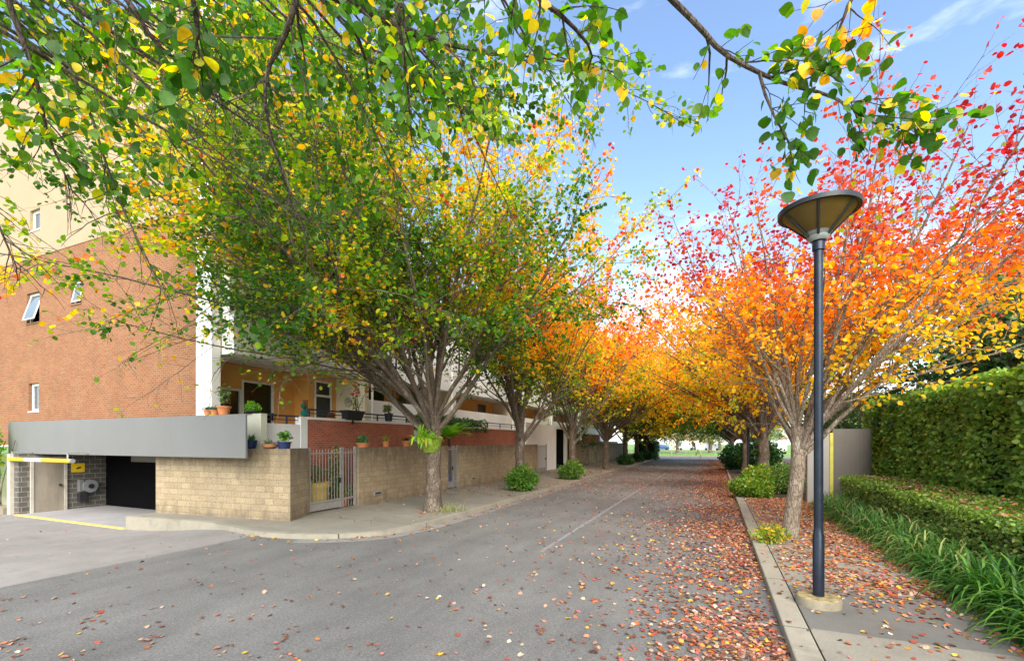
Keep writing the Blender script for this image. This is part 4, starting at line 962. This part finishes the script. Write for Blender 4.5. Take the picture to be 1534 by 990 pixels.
tree('orange red and yellow tree with a pale forked trunk beside the nearest lamp', (1.72, 13.9, ZP), 21, 3.3, .18, lr, r1col, 'autumn trees along the garden side', 'bark_pale', n1=9, L1=1.7, n2=7, L2=.60, size=.108, leaf_step=.044, twr=.005, keep=r1keep, flare=1.35,
     spine=[(0, 0, 0), (.06, 0, .35), (.11, .02, .8), (.17, .0, 1.3), (.21, -.02, 1.75), (.22, 0, 2.1), (.22, .02, 2.5), (.2, 0, 2.85)])
tree('yellow leaved tree with a stout brown trunk behind the kerbside shrub mound', (2.2, 26.6, ZP), 22, 3.2, .27, fan(18, 34, 84, 7.2, 13) + [(180, 28, 7), (205, 32, 7.5), (155, 34, 7), (230, 34, 7), (190, 48, 8)], cf(.44, 4, 10.5, .2, (0, 0, 0), (0, 0, 0), .08, 72), 'autumn trees along the garden side', n1=9, L1=2.0, n2=6, L2=.7, size=.13, leaf_step=.062)
tree('slender golden tree further along the garden side', (2.0, 38.5, ZP), 23, 3.0, .18, fan(16, 34, 84, 7.4, 14) + [(180, 28, 7), (205, 32, 7.5), (155, 34, 7), (230, 34, 7), (190, 48, 8)], cf(.47, 4, 10, .15, (0, 0, 0), (0, 0, 0), .08, 73), 'autumn trees along the garden side', n1=8, L1=2.2, n2=5, L2=.85, size=.17, leaf_step=.085)
tree('dark green tree arching over the far right of the road', (1.5, 52, ZP), 24, 3.0, .25, fan(18, 20, 84, 8, 15) + [(180, 28, 7), (205, 32, 7.5), (155, 34, 7), (230, 34, 7), (190, 48, 8)], cf(.06, 4, 10, .06, (0, 0, 0), (0, 0, 0), .08, 74), 'autumn trees along the garden side', 'bark_dark', n1=8, L1=2.5, n2=5, L2=.95, size=.2, leaf_step=.1)
tree('dark green tree at the far right corner of the junction', (1.8, 64, ZP), 25, 3.0, .25, fan(18, 20, 84, 8, 16) + [(180, 28, 7), (205, 32, 7.5), (155, 34, 7), (230, 34, 7), (190, 48, 8)], cf(.06, 4, 10, .06, (0, 0, 0), (0, 0, 0), .08, 75), 'autumn trees along the garden side', 'bark_dark', n1=7, L1=2.5, n2=5, L2=1.0, size=.24, leaf_step=.12)
# behind the tall hedge
tree('dark glossy evergreen behind the tall hedge', (9.8, 21.5, ZP), 26, 1.8, .2, fan(18, 25, 82, 5.6, 17), lambda P, r: tone((.035, .085, .025), len(P), r, .4, (.14, .2, .09), .25), None, 'bark_dark', n1=11, L1=1.7, n2=7, L2=.65, size=.17, leaf_step=.055, name='evergreen_tree')
tree('red orange tree showing over the hedge at the right edge', (13.0, 23, ZP), 27, 2.8, .22, fan(18, 30, 84, 7.2, 18), cf(.55, 4, 10, .28, (0, 0, 0), (0, 0, 0), .10, 76), None, n1=9, L1=2.0, n2=6, L2=.7, size=.15, leaf_step=.06)
tree('leafy dark green garden tree between the beige wall and the white building', (-14.0, 47.8, ZP), 28, 1.4, .16, fan(14, 25, 84, 2.6, 19), lambda P, r: tone((.03, .11, .025), len(P), r, .4, (.1, .22, .03), .2), None, 'bark_dark', n1=12, L1=1.3, n2=6, L2=.6, size=.18, leaf_step=.07, name='garden_tree')

# near overhanging tree: trunk stands behind the camera on the verge
def ncol(P, r):
    t = .10 + .10 * wob(P, 1.5, 81) + r.normal(size=len(P)) * .05
    y = r.random(len(P)) < .16; t[y] = r.uniform(.3, .56, y.sum())
    return autumn(t, r, .3)
NB = np.array((-3.6, -4.2, .1))
LIMB = dict(
A=([(-3.31, 2.92, 6.66), (-3.15, 3.21, 6.6), (-3.02, 3.59, 6.73), (-2.91, 3.86, 6.76), (-2.75, 4.36, 6.94), (-2.46, 4.93, 7.18), (-1.97, 5.91, 7.68), (-1.26, 6.87, 7.95)], .125),
B=([(-0.52, 3.05, 5.73), (-0.29, 3.25, 5.55), (-0.1, 3.39, 5.39), (0.03, 3.51, 5.27), (0.25, 3.65, 5.17), (0.47, 3.8, 5.11), (0.73, 3.92, 5.05), (0.9, 3.99, 4.94), (1.04, 4.05, 4.83), (1.16, 4.1, 4.77)], .05),
C=([(-4.86, 1.59, 6.25), (-4.8, 1.73, 5.71), (-4.79, 1.84, 5.38), (-4.86, 1.92, 5.04), (-4.91, 2.11, 4.67)], .06),
D=([(-2.6, 2.36, 5.8), (-2.74, 2.41, 5.62), (-2.88, 2.45, 5.52), (-3.09, 2.47, 5.36), (-3.18, 2.54, 5.13), (-3.33, 2.8, 4.89), (-3.45, 3.08, 4.59)], .06),
E=([(-4.24, 1.86, 6.2), (-4.0, 2.08, 5.86), (-3.99, 2.19, 5.69), (-3.89, 2.45, 5.59), (-3.63, 2.78, 5.35)], .06),
G=([(-1.72, 2.42, 5.67), (-1.89, 2.45, 5.43), (-1.91, 2.55, 5.26), (-1.99, 2.73, 5.1), (-2.09, 2.91, 4.86)], .05),
H=([(-1.14, 2.56, 5.56), (-1.03, 2.71, 5.36), (-0.87, 2.89, 5.3), (-0.79, 3.26, 5.36), (-0.88, 3.43, 5.36)], .05),
I=([(1.01, 3.71, 5.82), (0.82, 3.74, 5.53), (0.76, 3.71, 5.35), (0.69, 3.68, 5.18)], .04),
J=([(-5.9, 1.35, 5.69), (-5.73, 1.65, 5.1), (-5.53, 1.85, 4.5), (-5.48, 1.97, 4.09)], .05),
K=([(-2.58, 1.49, 5.17), (-2.58, 1.6, 5.03), (-2.63, 1.69, 4.91), (-2.77, 1.74, 4.8)], .045))
r = np.random.default_rng(99)
T = thing('overhanging_tree', 'large leaved green tree whose branches hang into the top of the view', 'tree', tuple(NB))
g = Geo(); tp = np.array([NB + (0.02 * k, .03 * k, .5 * k) for k in range(7)]); tp[0, 2] -= .1
g.tube(tp, [.40, .30, .27, .26, .25, .25, .24], 14)
g.tube(path(tp[-1], (.1, -.2, 1), 5, 8, 0, .05, r), np.linspace(.2, .03, 9), 8)
fk = tp[-1]; LM = []
for nm, (pl, r0) in LIMB.items():
    pl = np.array(pl); a = pl[0]; h = a[2] - fk[2]
    pre = [fk + (0, 0, -.3), fk + (a - fk) * .25 + (0, 0, h * .3), fk + (a - fk) * .55 + (0, 0, h * .35 + .2), fk + (a - fk) * .8 + (0, 0, h * .2 + .15)]
    full = np.concatenate([np.array(pre), pl])
    # smooth the joined polyline
    for _ in range(1):
        q = [full[0]]
        for i in range(len(full) - 1): q += [full[i] * .75 + full[i + 1] * .25, full[i] * .25 + full[i + 1] * .75]
        full = np.array(q + [full[-1]])
    n_ = len(full); npre = 8
    rad = np.concatenate([np.linspace(r0 * 1.7, r0, npre), np.linspace(r0, max(.007, r0 * .16), n_ - npre)]) * .45
    g.tube(full, rad, 8, False)
    LM.append((full[npre - 1:], r0 * .5, .006))
for k_ in range(56):
    p0 = np.array((r.uniform(-8.6, -2.2) if k_ % 2 else r.uniform(-8.8, -4.6), r.uniform(2.0, 7.0) if k_ % 2 else r.uniform(1.6, 4.6), 0)); dd = math.hypot(p0[0], p0[1]); p0[2] = 2.6 + dd * (r.uniform(.78, 1.0) if k_ % 2 else r.uniform(.56, .98))
    q = path(p0, (r.uniform(.1, .8), r.uniform(.1, .8), r.uniform(-.6, .0)), r.uniform(1.4, 2.6), 8, -.1, .06, r)
    g.tube(q, np.linspace(.014, .005, len(q)), 5, False); LM.append((q, .012, .005))
    m0 = p0 - np.array((r.uniform(.1, .6), r.uniform(1.6, 2.4), -.35)); q2 = path(m0, p0 - m0, float(np.linalg.norm(p0 - m0)), 5, 0, 0, r); g.tube(q2, np.linspace(.022, .014, 6), 5, False)
sub = np.array([(0.28, 3.67, 5.16), (0.31, 3.63, 4.98), (0.37, 3.65, 4.82), (0.47, 3.7, 4.63)]); g.tube(sub, [.012, .010, .008, .006], 6); LM.append((sub, .012, .006))
LPs = []; LDs = []
for i, (pl, r0, r1) in enumerate(LM):
    nm = (list(LIMB) + ['x'] * 56 + ['Bs'])[i]
    dens = dict(A=22, B=30, Bs=40, C=52, D=26, E=44, G=22, H=34, I=26, J=48, K=30, x=38)[nm]; l1_ = dict(A=1.0, B=.42, Bs=.3, I=.35, J=.75, H=.6).get(nm, .8)
    a, b = ramify(g, [(pl, r0, r1)], r, dens, l1_, 9, .26, twr=.0035, detail=4, leaf_step=.040, s0=.32 if nm == 'B' else .12, up1=0, droop2=.3)
    # keep the leaves out of the very centre of the lens
    LPs.append(a); LDs.append(b)
LP = np.concatenate(LPs); LD = np.concatenate(LDs)
build('trunk', g, 'bark_dark', T, smooth=True)
P, D, N, S = leaf_set(LP, LD, r, 1, .028, .08)
k = np.linalg.norm(P - np.array((0, 0, 2.6)), axis=1) > 2.1
hd = np.hypot(P[:, 0], P[:, 1]); k &= ((P[:, 2] - 2.6) > np.where(P[:, 0] / (P[:, 1] + .1) < -1.55, .40, .64) * hd) | (P[:, 0] > -.3)
k &= ~((P[:, 0] > -.6) & (r.random(len(P)) < .12))
P, D, N, S = P[k], D[k], N[k], S[k]
C = ncol(P, r)
kk = (P[:, 0] > .55) & (P[:, 2] > 5.2); C[kk] = autumn(r.uniform(.4, .68, kk.sum()), r)
D[:, 2] -= .35
leaves_mesh('crown', P, D, N, S, C, 'leaf', T, T_ROUND, width=1.0)

# ================================================================== FALLEN LEAVES
r = np.random.default_rng(123)
def litter(name, label, x0, x1, y0, y1, dens, dmax, z, seed, cw=None, size=.078):
    r = np.random.default_rng(seed); n = int((x1 - x0) * (y1 - y0) * dmax)
    X = r.uniform(x0, x1, n); Y = r.uniform(y0, y1, n); Q = np.stack([X, Y, np.zeros(n)], 1)
    k = r.random(n) * dmax < dens(X, Y, Q); X, Y = X[k], Y[k]; n = len(X)
    P = np.stack([X, Y, z + r.random(n) * .012], 1); a = r.uniform(0, 2 * PI, n)
    D = np.stack([np.cos(a), np.sin(a), r.normal(size=n) * .12], 1); N = np.array((0, 0, 1.)) + r.normal(size=(n, 3)) * np.array((.38, .38, 0))
    flip = r.random(n) < .3; P[flip, 2] += .018; N[flip, 2] *= -1
    o = leaves_mesh(name, P, D, N, size * r.uniform(.6, 1.2, n), litter_col(n, r, cw), 'dry_leaf', None, T_DRY)
    return props(o, label, 'fallen leaves', kind='stuff')
def road_d(X, Y, Q):
    w = wob(Q, 1.5, 7); w2 = wob(Q, 5.0, 8)
    d = 430 * np.exp(-(np.clip(.80 - X, 0, 9) / 1.2) ** 1.7) * np.clip(.85 + .35 * w + .25 * w2, .15, 2)
    d += 44 * np.exp(-(np.clip(.8 - X, 0, 9) / 3.2) ** 2) * np.clip(.7 + .8 * w2 + .4 * w, 0, 2.5)
    d += 4.2 * np.clip(.8 + .8 * w2, 0.1, 3)
    d += 95 * np.exp(-((X + 7.80) / .16) ** 2) * (Y > 11) * np.clip(.6 + .6 * w2, 0, 2)
    d += np.where(Y > 19, 17 * np.clip((Y - 19) / 8, 0, 1), 0) * np.clip(1 + .5 * w + .5 * w2, .1, 2) * np.where(Y > 46, .35, 1)
    d += np.where((Y < 4.6), 30 * np.clip(4.8 - Y, 0, 1.5), 0) * np.clip(w2 + .3 * w, 0, 2) * (X > -9)
    return d
litter('fallen_leaves', 'red and tan fallen leaves scattered over the asphalt, thick by the right kerb', -11.6, .82, 1.0, 72, road_d, 520, .006, 201)
def corner_d(X, Y, Q):
    dmin = np.full(len(X), 9.0)
    for (a, b) in zip(KS[:-2], KS[1:-1]): dmin = np.minimum(dmin, np.hypot(X - (a[0] + b[0]) / 2, Y - (a[1] + b[1]) / 2))
    inside = Y < 8.9 + .35 * (X > -16) * (X < -13.4)
    return np.where((dmin < .45) & (X > -13) & (Y < 10.9) & (X < -8.1), 60 * np.exp(-(dmin / .2) ** 2) * np.clip(.5 + wob(Q, 4, 3), 0, 2), 0) * ((Y < 8.95) | (X > -9.6)) 
litter('fallen_leaves', 'small drift of yellow and brown leaves in the gutter corner', -13, -8, 8.3, 11.2, corner_d, 120, .012, 202, (5, 5, 14, 4, 8, 14, 16, 8, 12, 4, 1))
litter('fallen_leaves', 'few scattered leaves on the pale concrete driveway', -24, -11.7, 2, 8.2, lambda X, Y, Q: 1.3 + 0 * X, 4, -.02, 203)
def lp_d(X, Y, Q):
    w2 = wob(Q, 4.0, 12)
    d = 1.6 + 60 * np.exp(-((X + 12.5) / .16) ** 2) * np.clip(.5 + w2, 0, 2) * ((Y > 13.5) & (Y < 40))
    d += 40 * np.exp(-(((X + 9.0) / .6) ** 2 + ((Y - 14.0) / .8) ** 2)) * np.clip(.6 + w2, 0, 2)
    d += np.where(Y > 19, 26, 0) * np.clip(.6 + w2, 0, 2)
    return d
litter('fallen_leaves', 'orange leaves along the foot of the beige walls', -12.55, -8.25, 11.2, 68, lp_d, 90, ZP + .004, 204, (8, 8, 14, 10, 16, 14, 10, 6, 8, 4, 2))
def rp_d(X, Y, Q):
    w2 = wob(Q, 4.5, 22); w = wob(Q, 1.3, 23)
    d = np.interp(Y, [0, 5.5, 7.0, 8.5, 9.3, 10.5, 23], [7, 11, 26, 60, 190, 340, 340]) * np.clip(.8 + .35 * w2 + .35 * w, .1, 2)
    d *= np.interp(X, [1.13, 1.5, 2.0, 3.5], [.35, .6, 1, 1.15]); 
    return d
litter('fallen_leaves', 'red and orange leaf carpet over the garden footpath', 1.16, 3.7, 2.0, 23.5, rp_d, 420, ZP + .004, 205, (9, 4, 18, 19, 16, 12, 6, 7, 9, 3, 7))
litter('fallen_leaves', 'leaves caught on the flat kerb top by the lamp', .85, 1.13, 3, 23, lambda X, Y, Q: 9 + 0 * X, 12, ZP + .008, 206)

# ================================================================== RIGHT BUILDING, PARK
t = thing('cream_building', 'cream apartment building glimpsed through red leaves at the upper right', 'building', (20, 30, 0))
build('wall', B(18, 33, 18, 48, 0, 14.6), 'cream_render', t); build('roof_coping', B(17.8, 33.2, 17.8, 48.2, 14.602, 14.9), 'white_render', t)
for k, y in enumerate((20, 25, 30, 35, 40)):
    for z in (3, 6.5, 10, ):
        w_ = build('window', B(17.930, 17.998, y, y + 2, z, z + 1.7), 'white_frame', t); build('pane', B(17.910, 17.928, y + .08, y + 1.92, z + .08, z + 1.62), 'window_glass', w_)
    a_ = build('awning', B(17.100, 17.998, y - .2, y + 2.2, 12.1, 12.22), 'dark_metal', t)
    w_ = build('window', B(17.930, 17.998, y, y + 2, 10.9, 12.0), 'white_frame', t) if False else None
t = thing('park_fence', 'low grey rail fence along the far park', 'fence', (0, 88, .1))
g = Geo(); g.box(-60, 60, 87.97, 88.03, 1.0, 1.06); g.box(-60, 60, 87.98, 88.02, .55, .6); build('rails', g, 'gate_metal', t)
for k in range(-10, 11): build('post', B(k * 2.4 - .05, k * 2.4 + .05, 87.95, 88.05, .1, 1.12), 'gate_metal', t)
gum = lambda P, r: tone((.20, .25, .13), len(P), r, .35, (.34, .38, .24), .3)
for i, (x, y, lab, L_, tr) in enumerate([(-1, 104, 'leaning pale green park tree in the middle of the far lawn', 5.0, .4), (-7, 99, 'grey green park tree at the left of the far lawn', 5.5, .35), (-13, 108, 'tall pale park tree behind the box hedge', 6.5, .35), (6, 108, 'pale park tree on the right of the far lawn', 6, .35), (1, 132, 'hazy park tree in front of the far house', 7, .4), (-19, 130, 'distant tall gum tree on the left of the park', 7.5, .4), (12, 130, 'distant tall gum tree on the right of the park', 7.5, .4)]):
    tree(lab, (x, y, .1), 300 + i, 2.4, tr, fan(12, 25, 84, L_, 30 + i), gum, 'park trees beyond the junction', 'bark_grey_brown', n1=6, L1=2.6, n2=4, L2=1.2, size=.34, leaf_step=.2, name='park_tree', detail=4)
def house(x, y, w, d_, h, label, wall):
    t = thing('house', label, 'house', (x, y, 0))
    build('wall', B(x - w / 2, x + w / 2, y, y + d_, 0, h), wall, t)
    g = Geo(); e = .5; g.add([(x - w / 2 - e, y - e, h), (x + w / 2 + e, y - e, h), (x + w / 2 + e, y + d_ + e, h), (x - w / 2 - e, y + d_ + e, h), (x - w / 2 + w * .2, y + d_ / 2, h + 2.6), (x + w / 2 - w * .2, y + d_ / 2, h + 2.6)], [(0, 1, 5, 4), (1, 2, 5), (2, 3, 4, 5), (3, 0, 4), (0, 3, 2, 1)]); build('roof', g, 'roof_tile', t)
    for k in (-.3, .3): 
        w_ = build('window', B(x + k * w - .8, x + k * w + .8, y - .06, y - .003, 1, 2.4), 'white_frame', t); build('pane', B(x + k * w - .7, x + k * w + .7, y - .08, y - .062, 1.1, 2.3), 'window_glass', w_)
    build('door', B(x - .5, x + .5, y - .07, y - .003, 0, 2.2), 'dark_door', t)
house(-6, 150, 14, 9, 3.4, 'far house with tiled roof behind the park, on the left', 'cream_render')
house(11, 152, 15, 9, 3.4, 'far pale house behind the park, on the right', 'white_render')
def car(x, y, paint, label, van=False):
    t = thing('parked_car', label, 'car', (x, y, .12), 'cars parked beyond the park')
    L_, W, z = 4.4, 1.75, .12
    prof = [(-2.2, .35), (-2.2, .8), (-1.9, .95), (-1.2, 1.0), (-.55, 1.5), (1.0, 1.52), (1.75, 1.05), (2.15, .95), (2.2, .4)] if not van else [(-2.3, .35), (-2.3, .95), (-1.7, 1.1), (-1.1, 1.85), (2.2, 1.9), (2.3, 1.7), (2.3, .4)]
    n = len(prof); v = [(x + a, y + s * W / 2 * (.86 if b > 1.2 else 1), z + b) for s in (-1, 1) for a, b in prof]
    build('body', Geo().add(v, [tuple(range(n)), tuple(range(n, 2 * n))[::-1]] + [(i, n + i, n + (i + 1) % n, (i + 1) % n) for i in range(n)]), paint, t, bev=.05)
    gw = Geo(); 
    for s in (-1, 1): gw.add([(x - .85, y + s * (W / 2 - .06), z + 1.05), (x + 1.35, y + s * (W / 2 - .06), z + 1.05), (x + .95, y + s * (W / 2 - .11), z + 1.43), (x - .5, y + s * (W / 2 - .11), z + 1.43)], [(0, 1, 2, 3)])
    build('side_window', gw, 'dark_glass', t)
    for wx in (-1.35, 1.35):
        for s in (-1, 1):
            c = y + s * W / 2; m_ = 16; vv = [(x + wx + .33 * math.cos(2 * PI * k / m_), c + dy, z + .33 + .33 * math.sin(2 * PI * k / m_)) for dy in (-.1, .08) for k in range(m_)]
            build('wheel', Geo().add(vv, [tuple(range(m_)), tuple(range(m_, 2 * m_))[::-1]] + [(k, m_ + k, m_ + (k + 1) % m_, (k + 1) % m_) for k in range(m_)]), 'tyre_rubber', t)
car(-14, 138, 'car_blue', 'far dark blue car parked beyond the park lawn'); car(-7.5, 138.5, 'car_silver', 'far silver car parked beyond the park lawn'); car(-1, 138, 'car_white', 'far white van parked beyond the park lawn', True); car(5, 138.5, 'car_white', 'far white car parked at the right beyond the lawn'); car(11, 138, 'car_silver', 'far silver van parked at the right beyond the lawn', True)
struct('far_street', B(-150, 150, 134, 142, -.3, .125), 'asphalt')

# ================================================================== CAMERA, LIGHT
cam = bpy.data.cameras.new('camera'); co = bpy.data.objects.new('camera', cam); COL.objects.link(co)
co.location = (0, 0, 2.6); co.rotation_euler = (R(90), 0, math.atan(305 / 700))
cam.sensor_width = 36; cam.lens = 36 * 700 / 1534; cam.shift_y = 166 / 1534; cam.clip_end = 2000; cam.clip_start = .05
sc.camera = co
SUN_EL, SUN_AZ = 40, 152     # azimuth clockwise from +Y (north) : behind the camera, to the right
sd = Vector((math.sin(R(SUN_AZ)) * math.cos(R(SUN_EL)), math.cos(R(SUN_AZ)) * math.cos(R(SUN_EL)), math.sin(R(SUN_EL))))
sl = bpy.data.lights.new('sun', 'SUN'); so = bpy.data.objects.new('sun', sl); COL.objects.link(so)
sl.energy = 1.5; sl.angle = R(62); sl.color = (1, .93, .82); so.rotation_euler = sd.to_track_quat('Z', 'Y').to_euler()
w = bpy.data.worlds.new('World'); sc.world = w; w.use_nodes = True
nt = w.node_tree; nt.nodes.clear()
out = nt.nodes.new('ShaderNodeOutputWorld'); bg = nd(nt, 'ShaderNodeBackground', Strength=.07)
sky = nt.nodes.new('ShaderNodeTexSky'); sky.sky_type = 'NISHITA'; sky.sun_disc = False; sky.sun_elevation = R(SUN_EL); sky.sun_rotation = R(SUN_AZ); sky.altitude = 20; sky.air_density = 1.0; sky.dust_density = .9; sky.ozone_density = 1.5
tc = nt.nodes.new('ShaderNodeTexCoord'); mp = nt.nodes.new('ShaderNodeMapping'); mp.inputs['Scale'].default_value = (1, 1, 3.2); lk(nt, tc.outputs['Generated'], mp.inputs[0])
cl_ = noise(nt, mp.outputs[0], 2.2, 8, .6)
sz = nd(nt, 'ShaderNodeSeparateXYZ'); lk(nt, tc.outputs['Generated'], sz.inputs[0])
mr = nd(nt, 'ShaderNodeMapRange'); lk(nt, sz.outputs[2], mr.inputs[0]); mr.inputs[1].default_value = .02; mr.inputs[2].default_value = .55; mr.inputs[3].default_value = .24; mr.inputs[4].default_value = 0
am = nd(nt, 'ShaderNodeMath', operation='ADD'); lk(nt, cl_, am.inputs[0]); lk(nt, mr.outputs[0], am.inputs[1]); cl_ = am.outputs[0]
cr_ = ramp(nt, cl_, [(.60, (0, 0, 0)), (.90, (.75, .75, .75))])
lk(nt, mixc(nt, cr_.outputs[0], sky.outputs[0], (6.5, 6.8, 7.2)), bg.inputs[0]); lk(nt, bg.outputs[0], out.inputs[0])
sc.view_settings.view_transform = 'Standard'; sc.view_settings.look = 'None'; sc.view_settings.exposure = 2.48; sc.view_settings.gamma = 1
try: sc.view_settings.use_curve_mapping = False
except Exception: pass
sc.render.engine = 'CYCLES'
sc.cycles.max_bounces = 10; sc.cycles.diffuse_bounces = 6; sc.cycles.transmission_bounces = 6; sc.cycles.use_denoising = True
try: sc.cycles.denoising_prefilter = 'ACCURATE'
except Exception: pass
